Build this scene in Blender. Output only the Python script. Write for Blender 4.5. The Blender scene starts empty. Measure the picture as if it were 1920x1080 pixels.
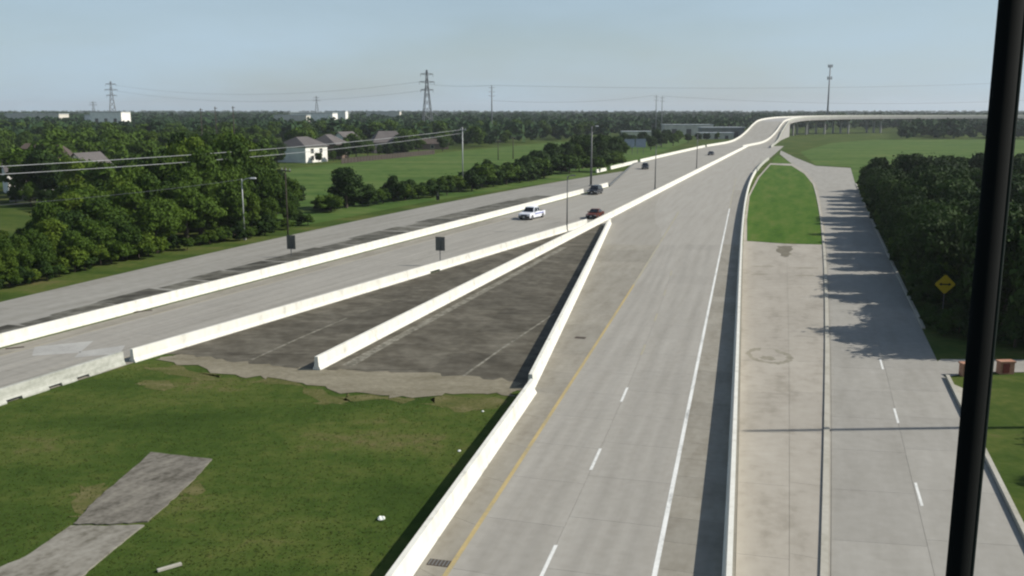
import bpy, bmesh, math, random
import numpy as np
from mathutils import Vector, Matrix

R = math.radians
sc = bpy.context.scene
COL = sc.collection

# ------------------------------------------------------------------ camera
CAM_H = 17.0                       # the camera sits on a tall mast beside the toll road
FPX = 1781.0                       # focal length in photograph pixels (1920 wide)
TILT = math.atan(335.0 / FPX)
cam_d = bpy.data.cameras.new('camera')
cam_d.sensor_width = 36.0
cam_d.lens = 36.0 * FPX / 1920.0
cam_d.clip_start = 0.3
cam_d.clip_end = 20000.0
cam = bpy.data.objects.new('camera', cam_d)
cam.location = (0, 0, CAM_H)
cam.rotation_euler = (math.pi / 2 - TILT, 0, 0)
COL.objects.link(cam)
sc.camera = cam

# ------------------------------------------------------------------ sky, sun, exposure
SUN_EL, SUN_AZ = R(36.5), R(87.5)  # azimuth clockwise from the view direction
world = bpy.data.worlds.new('World')
sc.world = world
world.use_nodes = True
wn = world.node_tree
wn.nodes.clear()
sky = wn.nodes.new('ShaderNodeTexSky')
sky.sky_type = 'NISHITA'
sky.sun_disc = False
sky.sun_elevation = SUN_EL
sky.sun_rotation = SUN_AZ
sky.altitude = 20.0
sky.air_density = 1.0
sky.dust_density = 1.0
sky.ozone_density = 1.5
tc = wn.nodes.new('ShaderNodeTexCoord')
mp = wn.nodes.new('ShaderNodeMapping')
mp.inputs['Scale'].default_value = (1.0, 1.0, 4.0)
nz = wn.nodes.new('ShaderNodeTexNoise')
nz.inputs['Scale'].default_value = 2.4
nz.inputs['Detail'].default_value = 7.0
rp = wn.nodes.new('ShaderNodeValToRGB')
rp.color_ramp.elements[0].position = 0.38
rp.color_ramp.elements[0].color = (0.48, 0.48, 0.48, 1)
rp.color_ramp.elements[1].position = 0.66
rp.color_ramp.elements[1].color = (1, 1, 1, 1)
mx = wn.nodes.new('ShaderNodeMix')
mx.data_type = 'RGBA'
mx.inputs[7].default_value = (5.0, 6.6, 7.9, 1)     # thin high cloud veil
bg = wn.nodes.new('ShaderNodeBackground')
bg.inputs['Strength'].default_value = 0.085
wo = wn.nodes.new('ShaderNodeOutputWorld')
wn.links.new(tc.outputs['Generated'], mp.inputs['Vector'])
wn.links.new(mp.outputs['Vector'], nz.inputs['Vector'])
wn.links.new(nz.outputs['Fac'], rp.inputs['Fac'])
sx = wn.nodes.new('ShaderNodeSeparateXYZ')         # the veil thins out overhead
wn.links.new(tc.outputs['Generated'], sx.inputs[0])
vr = wn.nodes.new('ShaderNodeMapRange')
vr.inputs[1].default_value = 0.0
vr.inputs[2].default_value = 0.55
vr.inputs[3].default_value = 1.0
vr.inputs[4].default_value = 0.15
wn.links.new(sx.outputs['Z'], vr.inputs[0])
vm = wn.nodes.new('ShaderNodeMath')
vm.operation = 'MULTIPLY'
wn.links.new(rp.outputs['Color'], vm.inputs[0])
wn.links.new(vr.outputs[0], vm.inputs[1])
wn.links.new(vm.outputs[0], mx.inputs[0])
wn.links.new(sky.outputs['Color'], mx.inputs[6])
wn.links.new(mx.outputs[2], bg.inputs['Color'])
wn.links.new(bg.outputs['Background'], wo.inputs['Surface'])

sun_d = bpy.data.lights.new('sun', 'SUN')
sun_d.energy = 5.0
sun_d.angle = R(0.6)
sun_d.color = (1.0, 0.955, 0.88)
sun = bpy.data.objects.new('sun', sun_d)
to_sun = Vector((math.cos(SUN_EL) * math.sin(SUN_AZ), math.cos(SUN_EL) * math.cos(SUN_AZ), math.sin(SUN_EL)))
sun.rotation_euler = to_sun.to_track_quat('Z', 'Y').to_euler()
sun.location = (60, 0, 60)
COL.objects.link(sun)

sc.view_settings.view_transform = 'Standard'
sc.view_settings.look = 'None'
sc.view_settings.exposure = 0.12
sc.view_settings.gamma = 1.0
sc.view_settings.use_curve_mapping = False
sc.render.engine = 'CYCLES'
sc.cycles.pixel_filter_type = 'BLACKMAN_HARRIS'
sc.cycles.filter_width = 2.2
sc.cycles.max_bounces = 5
sc.cycles.transparent_max_bounces = 4

# ------------------------------------------------------------------ helpers
CT, ST = math.cos(TILT), math.sin(TILT)

def P(px, py, z=0.0):
    """point of the place at height z that was sighted at this photograph pixel"""
    x, y = (px - 960.0) / FPX, (540.0 - py) / FPX
    dx, dy, dz = x, CT + y * ST, -ST + y * CT
    t = (z - CAM_H) / dz
    return Vector((dx * t, dy * t, z))

def pix(x, y, z=0.0):
    zz = z - CAM_H
    zc = y * CT - zz * ST
    up = y * ST + zz * CT
    return 960 + FPX * x / zc, 540 - FPX * up / zc

def at_depth(px, py, d):
    x, y = (px - 960.0) / FPX, (540.0 - py) / FPX
    dx, dy, dz = x, CT + y * ST, -ST + y * CT
    t = d / dy
    return Vector((dx * t, d, CAM_H + dz * t))

def tag(o, label=None, cat=None, group=None, kind=None):
    if label: o['label'] = label
    if cat: o['category'] = cat
    if group: o['group'] = group
    if kind: o['kind'] = kind
    return o

def link_mesh(name, me, mat=None, parent=None):
    o = bpy.data.objects.new(name, me)
    COL.objects.link(o)
    if mat is not None and len(me.materials) == 0:
        me.materials.append(mat)
    if parent is not None:
        o.parent = parent
    return o

def from_bm(name, bm, mat, parent=None, smooth=False, recalc=True):
    if recalc:
        bmesh.ops.recalc_face_normals(bm, faces=bm.faces[:])
    me = bpy.data.meshes.new(name)
    bm.to_mesh(me)
    bm.free()
    if smooth:
        for p in me.polygons: p.use_smooth = True
    return link_mesh(name, me, mat, parent)

def empty(name, loc=(0, 0, 0), rz=0.0):
    o = bpy.data.objects.new(name, None)
    o.empty_display_size = 0.5
    o.location = loc
    o.rotation_euler = (0, 0, rz)
    COL.objects.link(o)
    return o

def copy_tree(o, parent=None):
    c = o.copy()
    COL.objects.link(c)
    c.parent = parent
    for ch in list(o.children):
        copy_tree(ch, c)
    return c

def add_box(bm, c, s, rz=0.0, taper=1.0):
    x, y, z = s[0] / 2, s[1] / 2, s[2] / 2
    vs = []
    for k in (-1, 1):
        t = taper if k > 0 else 1.0
        for sx, sy in ((-1, -1), (1, -1), (1, 1), (-1, 1)):
            v = Vector((sx * x * t, sy * y * t, k * z))
            if rz: v.rotate(Matrix.Rotation(rz, 3, 'Z'))
            vs.append(bm.verts.new(v + Vector(c)))
    for f in ((0, 3, 2, 1), (4, 5, 6, 7), (0, 1, 5, 4), (1, 2, 6, 5), (2, 3, 7, 6), (3, 0, 4, 7)):
        bm.faces.new([vs[i] for i in f])
    return vs

def add_tube(bm, pts, rad, n=8, cap=True):
    pts = [Vector(p) for p in pts]
    if not hasattr(rad, '__len__'): rad = [rad] * len(pts)
    rings = []
    for i, p in enumerate(pts):
        d = (pts[min(i + 1, len(pts) - 1)] - pts[max(i - 1, 0)]).normalized()
        a = d.orthogonal().normalized() if abs(d.z) < 0.99 else Vector((1, 0, 0))
        if abs(d.z) < 0.99:
            a = d.cross(Vector((0, 0, 1))).normalized()
        b = d.cross(a).normalized()
        rings.append([bm.verts.new(p + (a * math.cos(2 * math.pi * k / n) + b * math.sin(2 * math.pi * k / n)) * rad[i]) for k in range(n)])
    for i in range(len(rings) - 1):
        for k in range(n):
            bm.faces.new((rings[i][k], rings[i][(k + 1) % n], rings[i + 1][(k + 1) % n], rings[i + 1][k]))
    if cap:
        bm.faces.new(rings[0][::-1])
        bm.faces.new(rings[-1])

def add_bar(bm, a, b, w):
    add_tube(bm, [a, b], w * 0.7, 4)

def poly_sheet(name, pts, z, mat, parent=None, thick=0.0):
    bm = bmesh.new()
    vs = [bm.verts.new((p[0], p[1], z)) for p in pts]
    f = bm.faces.new(vs)
    if f.normal.z < 0 or (bm.normal_update() or f.normal.z < 0):
        f.normal_flip()
    if thick:
        r = bmesh.ops.extrude_face_region(bm, geom=[f])
        for v in [g for g in r['geom'] if isinstance(g, bmesh.types.BMVert)]:
            v.co.z -= thick
    bmesh.ops.triangulate(bm, faces=bm.faces[:])
    if thick:
        return from_bm(name, bm, mat, parent)
    for f in bm.faces:
        f.normal_update()
        if f.normal.z < 0: f.normal_flip()
    return from_bm(name, bm, mat, parent, recalc=False)

class Curve:
    """x as a smooth function of y (distance ahead), fitted through sighted points"""
    def __init__(self, pts, deg):
        a = np.array([(p[0], p[1]) for p in pts])
        self.y0, self.y1 = a[:, 1].min(), a[:, 1].max()
        w = 1.0 / np.maximum(a[:, 1], 20) ** 1.3
        s = 100.0
        c = np.polyfit(a[:, 1] / s, a[:, 0], deg, w=w)
        self.f = lambda y: np.polyval(c, y / s)
        self.s0 = (self.f(self.y0 + 1) - self.f(self.y0))
        self.s1 = (self.f(self.y1) - self.f(self.y1 - 1))
    def __call__(self, y):
        if y < self.y0: return float(self.f(self.y0) + self.s0 * (y - self.y0))
        if y > self.y1: return float(self.f(self.y1) + self.s1 * (y - self.y1))
        return float(self.f(y))
    def pts(self, y0, y1, step=6.0, off=0.0):
        n = max(2, int(abs(y1 - y0) / step) + 1)
        out = []
        for k in range(n):
            y = y0 + (y1 - y0) * k / (n - 1)
            out.append(Vector((self(y) + off, y, 0)))
        return out

def sweep(bm, pts, prof, zs=None):
    """prof: closed list of (u, z); u is measured to the right of the direction of travel"""
    rings = []
    for i, p in enumerate(pts):
        d = (pts[min(i + 1, len(pts) - 1)] - pts[max(i - 1, 0)])
        d.z = 0
        d.normalize()
        r = Vector((d.y, -d.x, 0))
        z0 = p.z
        rings.append([bm.verts.new(Vector((p.x, p.y, 0)) + r * u + Vector((0, 0, z0 + z))) for u, z in prof])
    n = len(prof)
    for i in range(len(rings) - 1):
        for k in range(n):
            bm.faces.new((rings[i][k], rings[i][(k + 1) % n], rings[i + 1][(k + 1) % n], rings[i + 1][k]))
    bm.faces.new(rings[0][::-1])
    bm.faces.new(rings[-1])

# ------------------------------------------------------------------ materials
HEAD = R(16.0)

def mat_surface(name, cols, size=(6, 6, 6), rot=0.0, fine=0.6, rough=0.9, bump=0.0, rnd=0.0, pos=None, detail=8.0, finemix=0.35, spec=0.2, bscale=None):
    m = bpy.data.materials.new(name)
    m.use_nodes = True
    nt = m.node_tree
    N, L = nt.nodes, nt.links
    b = N['Principled BSDF']
    b.inputs['Roughness'].default_value = rough
    b.inputs['Specular IOR Level'].default_value = spec
    g = N.new('ShaderNodeNewGeometry')
    mp = N.new('ShaderNodeMapping')
    mp.vector_type = 'TEXTURE'
    mp.inputs['Rotation'].default_value = (0, 0, -rot)
    mp.inputs['Scale'].default_value = size
    L.new(g.outputs['Position'], mp.inputs['Vector'])
    n1 = N.new('ShaderNodeTexNoise')
    n1.inputs['Scale'].default_value = 1.0
    n1.inputs['Detail'].default_value = detail
    n1.inputs['Roughness'].default_value = 0.62
    L.new(mp.outputs['Vector'], n1.inputs['Vector'])
    n2 = N.new('ShaderNodeTexNoise')
    n2.inputs['Scale'].default_value = 1.0 / fine
    n2.inputs['Detail'].default_value = 5.0
    L.new(g.outputs['Position'], n2.inputs['Vector'])
    mix = N.new('ShaderNodeMix')
    mix.inputs[0].default_value = finemix
    L.new(n1.outputs['Fac'], mix.inputs[2])
    L.new(n2.outputs['Fac'], mix.inputs[3])
    rp = N.new('ShaderNodeValToRGB')
    els = rp.color_ramp.elements
    ps = pos or [0.3 + 0.4 * i / (len(cols) - 1) for i in range(len(cols))]
    while len(els) < len(cols): els.new(0.5)
    for e, p, c in zip(els, ps, cols):
        e.position = p
        e.color = (c[0], c[1], c[2], 1)
    L.new(mix.outputs[0], rp.inputs['Fac'])
    last = rp.outputs['Color']
    if rnd:
        oi = N.new('ShaderNodeObjectInfo')
        mr = N.new('ShaderNodeMapRange')
        mr.inputs[3].default_value = 1 - rnd
        mr.inputs[4].default_value = 1 + rnd
        L.new(oi.outputs['Random'], mr.inputs[0])
        vm = N.new('ShaderNodeVectorMath')
        vm.operation = 'SCALE'
        L.new(last, vm.inputs[0])
        L.new(mr.outputs[0], vm.inputs['Scale'])
        last = vm.outputs[0]
    L.new(last, b.inputs['Base Color'])
    if bump:
        bp = N.new('ShaderNodeBump')
        bp.inputs['Strength'].default_value = 0.7
        bp.inputs['Distance'].default_value = bump
        nb = n2
        if bscale:
            nb = N.new('ShaderNodeTexNoise')
            nb.inputs['Scale'].default_value = 1.0 / bscale
            nb.inputs['Detail'].default_value = 6.0
            L.new(g.outputs['Position'], nb.inputs['Vector'])
        L.new(nb.outputs['Fac'], bp.inputs['Height'])
        L.new(bp.outputs['Normal'], b.inputs['Normal'])
    return m

def wheel_paths(m, amount=0.12):
    """tyre-polished tracks and an oil streak, across each lane panel"""
    nt = m.node_tree
    N, L = nt.nodes, nt.links
    b = N['Principled BSDF']
    src = b.inputs['Base Color'].links[0].from_socket
    uv = N.new('ShaderNodeUVMap')
    sp = N.new('ShaderNodeSeparateXYZ')
    L.new(uv.outputs[0], sp.inputs[0])
    rp = N.new('ShaderNodeValToRGB')
    e = rp.color_ramp.elements
    lo = 1 - amount
    vals = [(0.0, 1.0), (0.12, 1.0), (0.26, lo), (0.38, 0.99), (0.5, 1 - amount * 0.7), (0.62, 0.99), (0.74, lo), (0.88, 1.0)]
    while len(e) < len(vals): e.new(0.5)
    for el, (p, v) in zip(e, vals):
        el.position = p
        el.color = (v, v * 0.995, v * 0.985, 1)
    L.new(sp.outputs[0], rp.inputs['Fac'])
    mm = N.new('ShaderNodeMix'); mm.data_type = 'RGBA'; mm.blend_type = 'MULTIPLY'
    mm.inputs[0].default_value = 1.0
    L.new(src, mm.inputs[6])
    L.new(rp.outputs['Color'], mm.inputs[7])
    L.new(mm.outputs[2], b.inputs['Base Color'])

def mat_plain(name, col, rough=0.6, metal=0.0, spec=0.3, emit=None):
    c2 = tuple(min(1, v * 1.25) for v in col)
    c1 = tuple(v * 0.78 for v in col)
    m = mat_surface(name, [c1, col, c2], size=(2.5, 2.5, 2.5), fine=0.15, rough=rough, spec=spec)
    m.node_tree.nodes['Principled BSDF'].inputs['Metallic'].default_value = metal
    return m

def mat_leaf(name, dark, light, trans=0.25):
    m = bpy.data.materials.new(name)
    m.use_nodes = True
    nt = m.node_tree
    N, L = nt.nodes, nt.links
    b = N['Principled BSDF']
    b.inputs['Roughness'].default_value = 0.75
    b.inputs['Specular IOR Level'].default_value = 0.15
    at = N.new('ShaderNodeAttribute')
    at.attribute_name = 'tint'
    oi = N.new('ShaderNodeObjectInfo')
    g = N.new('ShaderNodeNewGeometry')
    nz = N.new('ShaderNodeTexNoise')
    nz.inputs['Scale'].default_value = 0.05
    nz.inputs['Detail'].default_value = 3
    L.new(g.outputs['Position'], nz.inputs['Vector'])
    a1 = N.new('ShaderNodeMath'); a1.operation = 'MULTIPLY_ADD'
    a1.inputs[1].default_value = 0.45
    L.new(at.outputs['Fac'], a1.inputs[0])
    a2 = N.new('ShaderNodeMath'); a2.operation = 'MULTIPLY_ADD'
    a2.inputs[1].default_value = 0.35
    a2.inputs[2].default_value = -0.12
    L.new(oi.outputs['Random'], a2.inputs[0])
    a3 = N.new('ShaderNodeMath'); a3.operation = 'MULTIPLY_ADD'
    a3.inputs[1].default_value = 0.6
    L.new(nz.outputs['Fac'], a3.inputs[0])
    L.new(a2.outputs[0], a3.inputs[2])
    L.new(a3.outputs[0], a1.inputs[2])
    rp = N.new('ShaderNodeValToRGB')
    rp.color_ramp.elements[0].position = 0.2
    rp.color_ramp.elements[0].color = (*dark, 1)
    rp.color_ramp.elements[1].position = 0.95
    rp.color_ramp.elements[1].color = (*light, 1)
    L.new(a1.outputs[0], rp.inputs['Fac'])
    L.new(rp.outputs['Color'], b.inputs['Base Color'])
    tr = N.new('ShaderNodeBsdfTranslucent')
    L.new(rp.outputs['Color'], tr.inputs['Color'])
    ms = N.new('ShaderNodeMixShader')
    ms.inputs[0].default_value = trans
    L.new(b.outputs[0], ms.inputs[1])
    L.new(tr.outputs[0], ms.inputs[2])
    L.new(ms.outputs[0], N['Material Output'].inputs['Surface'])
    return m

M = {}
M['grass'] = mat_surface('grass', [(0.031, 0.055, 0.010), (0.046, 0.075, 0.014), (0.072, 0.094, 0.021), (0.125, 0.11, 0.046)], size=(13, 7, 9), fine=0.7, bump=0.05, bscale=0.25, pos=[0.36, 0.47, 0.56, 0.68], finemix=0.25, rough=1.0, spec=0.05)
M['lawn'] = mat_surface('lawn', [(0.04, 0.088, 0.013), (0.06, 0.118, 0.017), (0.085, 0.13, 0.026), (0.13, 0.13, 0.045)], pos=[0.36, 0.48, 0.58, 0.7], size=(2.5, 16, 7), rot=HEAD, fine=0.9, bump=0.03, bscale=0.2, rough=1.0, spec=0.05)
M['blades'] = mat_leaf('grass_blades', (0.045, 0.07, 0.013), (0.085, 0.102, 0.025), 0.6)
M['field'] = mat_surface('field', [(0.04, 0.08, 0.018), (0.064, 0.112, 0.024), (0.088, 0.13, 0.034), (0.125, 0.135, 0.045)], pos=[0.38, 0.48, 0.56, 0.68], size=(40, 10, 20), fine=3, rough=1.0, spec=0.05)
M['soil'] = mat_surface('bare_soil', [(0.13, 0.115, 0.075), (0.2, 0.18, 0.13), (0.27, 0.245, 0.18)], size=(6, 2.2, 3), fine=0.4, bump=0.04, rough=1.0, spec=0.05)
M['dry'] = mat_surface('dry_grass', [(0.06, 0.08, 0.02), (0.10, 0.10, 0.035), (0.17, 0.15, 0.075)], size=(2, 1, 2), fine=0.3, bump=0.04, rough=1.0, spec=0.05)
M['lane'] = mat_surface('lane_concrete', [(0.262, 0.247, 0.213), (0.305, 0.29, 0.255), (0.345, 0.33, 0.293)], size=(0.9, 16, 3), rot=HEAD, fine=0.5, rnd=0.035, bump=0.003)
M['laneL'] = mat_surface('toll_lane_concrete', [(0.24, 0.227, 0.195), (0.292, 0.278, 0.243), (0.335, 0.32, 0.283)], size=(1.2, 18, 3), rot=R(23), fine=0.6, rnd=0.035, bump=0.003)
M['shoulder'] = mat_surface('stained_shoulder', [(0.19, 0.17, 0.132), (0.25, 0.232, 0.19), (0.30, 0.282, 0.236)], size=(1.0, 5, 3), rot=HEAD, fine=0.5, rnd=0.07, bump=0.004)
wheel_paths(M['lane'], 0.10); wheel_paths(M['laneL'], 0.10)
M['shoulder_far'] = mat_surface('worn_shoulder', [(0.24, 0.222, 0.185), (0.28, 0.263, 0.224), (0.315, 0.298, 0.257)], size=(1.0, 12, 3), rot=HEAD, fine=0.6)
M['joint'] = mat_plain('joint_filler', (0.19, 0.18, 0.15), rough=0.95)
M['frontage'] = mat_surface('frontage_concrete', [(0.24, 0.227, 0.195), (0.285, 0.271, 0.237), (0.325, 0.31, 0.275)], size=(1.4, 9, 3), rot=R(18), fine=0.6, rnd=0.05, bump=0.004)
M['apron'] = mat_surface('apron_concrete', [(0.235, 0.213, 0.172), (0.32, 0.293, 0.245), (0.37, 0.342, 0.29)], size=(2.2, 7, 3), rot=R(17), fine=0.7, rnd=0.05, bump=0.004, pos=[0.32, 0.48, 0.68])
M['stain'] = mat_surface('dark_stain', [(0.10, 0.09, 0.065), (0.2, 0.18, 0.135)], size=(1.2, 0.7, 1), fine=0.4)
M['stain2'] = mat_surface('faint_stain', [(0.17, 0.155, 0.115), (0.24, 0.22, 0.17), (0.31, 0.29, 0.235)], size=(0.8, 0.6, 1), fine=0.3)
M['darkpave'] = mat_surface('mildewed_concrete', [(0.042, 0.036, 0.025), (0.078, 0.069, 0.05), (0.125, 0.113, 0.086), (0.2, 0.185, 0.145)], size=(3.2, 2.4, 3), rot=R(20), fine=0.8, rnd=0.10, pos=[0.3, 0.46, 0.6, 0.78], bump=0.004)
M['darkstrip'] = mat_surface('mildewed_slope', [(0.035, 0.033, 0.024), (0.075, 0.07, 0.055), (0.14, 0.135, 0.11), (0.21, 0.205, 0.175)], size=(7, 1.6, 3), rot=R(-40), fine=1.2, rnd=0.25, pos=[0.36, 0.47, 0.56, 0.68])
M['pale_joint'] = mat_surface('pale_joint', [(0.09, 0.082, 0.062), (0.16, 0.15, 0.118), (0.25, 0.236, 0.19)], size=(0.8, 0.8, 1), fine=0.3, pos=[0.4, 0.5, 0.6])
M['leftroad'] = mat_surface('left_frontage_concrete', [(0.19, 0.18, 0.15), (0.25, 0.24, 0.21), (0.30, 0.29, 0.255)], size=(1.3, 20, 3), rot=R(22), fine=1.0)
M['slab'] = mat_surface('weathered_slab', [(0.065, 0.058, 0.043), (0.14, 0.128, 0.105), (0.20, 0.185, 0.15)], pos=[0.36, 0.5, 0.64], size=(0.7, 2.5, 1), rot=R(30), fine=0.25, rnd=0.12, bump=0.006)
M['slab2'] = mat_surface('pale_weathered_slab', [(0.11, 0.10, 0.075), (0.21, 0.195, 0.16), (0.27, 0.255, 0.215)], pos=[0.36, 0.5, 0.64], size=(0.7, 2.5, 1), rot=R(30), fine=0.25, bump=0.006)
M['white'] = mat_surface('white_barrier_paint', [(0.46, 0.445, 0.38), (0.65, 0.635, 0.56), (0.71, 0.70, 0.63)], size=(0.8, 0.8, 5.0), fine=0.5, rough=0.8, pos=[0.3, 0.45, 0.62])
M['weathered'] = mat_surface('weathered_barrier', [(0.22, 0.225, 0.19), (0.38, 0.385, 0.335), (0.50, 0.50, 0.45)], size=(2.5, 2.5, 0.4), fine=0.3, rough=0.9, bump=0.01)
M['greyconc'] = mat_surface('grey_concrete', [(0.24, 0.235, 0.215), (0.33, 0.32, 0.30), (0.40, 0.39, 0.365)], size=(4, 4, 1.2), fine=0.5, rough=0.9)
M['kerb'] = mat_surface('kerb_concrete', [(0.28, 0.265, 0.21), (0.38, 0.36, 0.30), (0.45, 0.43, 0.37)], size=(2, 3, 1), fine=0.3, rough=0.9)
M['white_line'] = mat_surface('worn_white_paint', [(0.36, 0.36, 0.34), (0.62, 0.62, 0.58), (0.72, 0.72, 0.68)], size=(0.6, 3, 1), rot=HEAD, fine=0.2, rough=0.7, pos=[0.34, 0.46, 0.6])
M['yellow_line'] = mat_surface('worn_yellow_paint', [(0.28, 0.25, 0.17), (0.38, 0.30, 0.14), (0.44, 0.34, 0.16)], size=(0.6, 3, 1), rot=HEAD, fine=0.2, rough=0.7, pos=[0.34, 0.48, 0.62])
M['faint_yellow'] = mat_surface('faded_yellow_paint', [(0.29, 0.28, 0.24), (0.33, 0.30, 0.22), (0.37, 0.33, 0.22)], size=(0.6, 3, 1), rot=HEAD, fine=0.2, rough=0.7)
M['iron'] = mat_plain('rusty_iron', (0.06, 0.045, 0.035), rough=0.8)
M['mast'] = mat_plain('black_mast_paint', (0.005, 0.006, 0.0055), rough=0.9, spec=0.08)
M['cable'] = mat_plain('black_green_cable', (0.016, 0.024, 0.02), rough=0.8)
M['galv'] = mat_plain('galvanised_steel', (0.34, 0.35, 0.35), rough=0.5, metal=0.4)
M['darkgalv'] = mat_plain('weathered_steel_pole', (0.13, 0.135, 0.13), rough=0.6, metal=0.2)
M['tower'] = mat_plain('tower_steel', (0.16, 0.17, 0.18), rough=0.6, metal=0.2)
M['wood'] = mat_plain('creosoted_wood', (0.055, 0.045, 0.035), rough=0.9)
M['wire'] = mat_plain('aluminium_wire', (0.42, 0.43, 0.42), rough=0.4, metal=0.3)
M['darkwire'] = mat_plain('dark_wire', (0.12, 0.13, 0.14), rough=0.6)
M['signback'] = mat_plain('sign_back', (0.13, 0.13, 0.11), rough=0.6, metal=0.1)
M['signyellow'] = mat_plain('sign_yellow', (0.5, 0.36, 0.015), rough=0.45)
M['signblack'] = mat_plain('sign_black', (0.012, 0.012, 0.012), rough=0.5)
M['signblue'] = mat_plain('sign_blue_grey', (0.10, 0.14, 0.19), rough=0.6)
M['bark'] = mat_surface('bark', [(0.04, 0.032, 0.022), (0.075, 0.06, 0.045), (0.11, 0.09, 0.07)], size=(0.3, 0.3, 1.2), fine=0.1, rough=0.95)
M['leafA'] = mat_leaf('leaf_mid', (0.013, 0.036, 0.004), (0.08, 0.135, 0.014), 0.25)
M['leafB'] = mat_leaf('leaf_dark', (0.008, 0.022, 0.004), (0.038, 0.074, 0.011), 0.18)
M['leafC'] = mat_leaf('leaf_light', (0.026, 0.06, 0.005), (0.12, 0.175, 0.017), 0.28)
M['leafFar'] = mat_leaf('leaf_far', (0.014, 0.038, 0.014), (0.052, 0.10, 0.03), 0.15)
M['wallwhite'] = mat_plain('white_siding', (0.78, 0.76, 0.70), rough=0.8)
M['wallcream'] = mat_plain('cream_wall', (0.55, 0.52, 0.45), rough=0.8)
M['wallbrown'] = mat_plain('brown_brick_wall', (0.15, 0.11, 0.085), rough=0.9)
M['roofgrey'] = mat_plain('grey_shingle', (0.11, 0.10, 0.095), rough=0.95)
M['roofbrown'] = mat_plain('brown_shingle', (0.075, 0.058, 0.048), rough=0.95)
M['roofpale'] = mat_plain('pale_metal_roof', (0.40, 0.42, 0.42), rough=0.5)
M['glass'] = mat_plain('window_glass', (0.03, 0.035, 0.04), rough=0.15, spec=0.6)
M['carglass'] = mat_plain('car_glass', (0.012, 0.014, 0.017), rough=0.08, spec=0.7)
M['fence'] = mat_plain('grey_fence_boards', (0.22, 0.22, 0.20), rough=0.95)
M['tyre'] = mat_plain('tyre_rubber', (0.012, 0.012, 0.012), rough=0.9)
M['rim'] = mat_plain('alloy_rim', (0.35, 0.35, 0.36), rough=0.35, metal=0.8)
M['paintwhite'] = mat_plain('white_car_paint', (0.74, 0.75, 0.78), rough=0.3, spec=0.5)
M['paintdark'] = mat_plain('dark_grey_car_paint', (0.025, 0.028, 0.035), rough=0.3, spec=0.5)
M['paintred'] = mat_plain('dark_red_car_paint', (0.10, 0.024, 0.010), rough=0.35, spec=0.5)
M['paintblue'] = mat_plain('blue_stripe_paint', (0.06, 0.09, 0.35), rough=0.35, spec=0.5)
M['lamp'] = mat_plain('headlamp_lens', (0.6, 0.6, 0.58), rough=0.2, spec=0.6)
M['tail'] = mat_plain('tail_lamp_lens', (0.3, 0.01, 0.01), rough=0.3, spec=0.5)
M['trim'] = mat_plain('black_trim', (0.02, 0.02, 0.02), rough=0.7)
M['plate'] = mat_plain('plate_white', (0.6, 0.6, 0.58), rough=0.5)
M['pinkbrick'] = mat_surface('pink_brick', [(0.30, 0.15, 0.09), (0.38, 0.20, 0.13), (0.45, 0.27, 0.19)], size=(0.5, 0.5, 0.15), fine=0.1, rough=0.95)
M['redpanel'] = mat_plain('dark_red_panel', (0.16, 0.035, 0.025), rough=0.7)
M['litter'] = mat_plain('white_litter', (0.72, 0.74, 0.68), rough=0.8)

# ------------------------------------------------------------------ the lines of the place (sighted, then fitted)
b1 = Curve([P(*p) for p in [(8, 650), (345, 561), (480, 525), (640, 483), (980, 395), (1100, 362), (1135, 350)]], 2)
b1b = Curve([P(*p) for p in [(1128, 322), (1195, 306), (1240, 295), (1300, 280.5), (1345, 271)]], 2)
b2 = Curve([P(*p) for p in [(255, 680), (480, 611), (900, 486), (1000, 453), (1107, 420), (1133, 414)]], 2)
b3 = Curve([P(*p) for p in [(600, 695), (900, 539), (1133, 415), (1260, 349), (1360, 298), (1400, 276)]], 2)
b4n = Curve([P(*p) for p in [(778, 1080), (890, 900), (1013, 735)]], 1)
b4f = Curve([P(*p) for p in [(1006, 728), (1037, 650), (1080, 560), (1127, 480), (1143, 420)]], 2)
b5 = Curve([P(*p, 0.9) for p in [(1366, 1080), (1374, 900), (1382, 700), (1388, 500), (1392, 400), (1398, 360), (1415, 330), (1430, 305), (1440, 293)]], 3)
wl = Curve([P(*p) for p in [(1228, 1080), (1265, 880), (1302, 720), (1325, 600), (1345, 500), (1362, 420), (1370, 380)]], 2)
yl = Curve([P(*p) for p in [(838, 1080), (905, 965), (985, 850), (1080, 710), (1140, 610), (1190, 530), (1230, 470), (1270, 400)]], 2)
dl = Curve([P(*p) for p in [(1028, 1055), (1115, 862), (1172, 742), (1212, 640), (1262, 500)]], 2)
kb = Curve([P(*p) for p in [(1553, 1080), (1553, 700), (1550, 460), (1537, 390), (1525, 345)]], 2)
re_ = Curve([P(*p) for p in [(1605, 345), (1640, 430), (1680, 520), (1730, 620), (1775, 705), (1815, 800), (1860, 890), (1905, 985)]], 2)
lg = Curve([P(*p) for p in [(8, 565), (300, 497), (480, 455), (800, 385), (1090, 339), (1128, 324)]], 2)
ds = Curve([P(*p) for p in [(100, 585), (360, 524), (547, 476), (747, 421), (880, 389), (980, 372), (1040, 360)]], 2)

# ------------------------------------------------------------------ ground
def build_ground():
    bm = bmesh.new()
    xs = [-4800, -3000, -1000, -300, -80, 0, 80, 300, 1000, 3000, 4800]
    ys = [-600, -50, 30, 80, 160, 320, 640, 1400, 3000, 6600]
    g = [[bm.verts.new((x, y, 0)) for x in xs] for y in ys]
    for j in range(len(ys) - 1):
        for i in range(len(xs) - 1):
            bm.faces.new((g[j][i], g[j][i + 1], g[j + 1][i + 1], g[j + 1][i]))
    o = from_bm('ground', bm, M['grass'])
    tag(o, 'wide green grassy ground under the whole place', 'ground', kind='structure')
build_ground()

def struct(o, label, cat='pavement'):
    return tag(o, label, cat, kind='structure')

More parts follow.
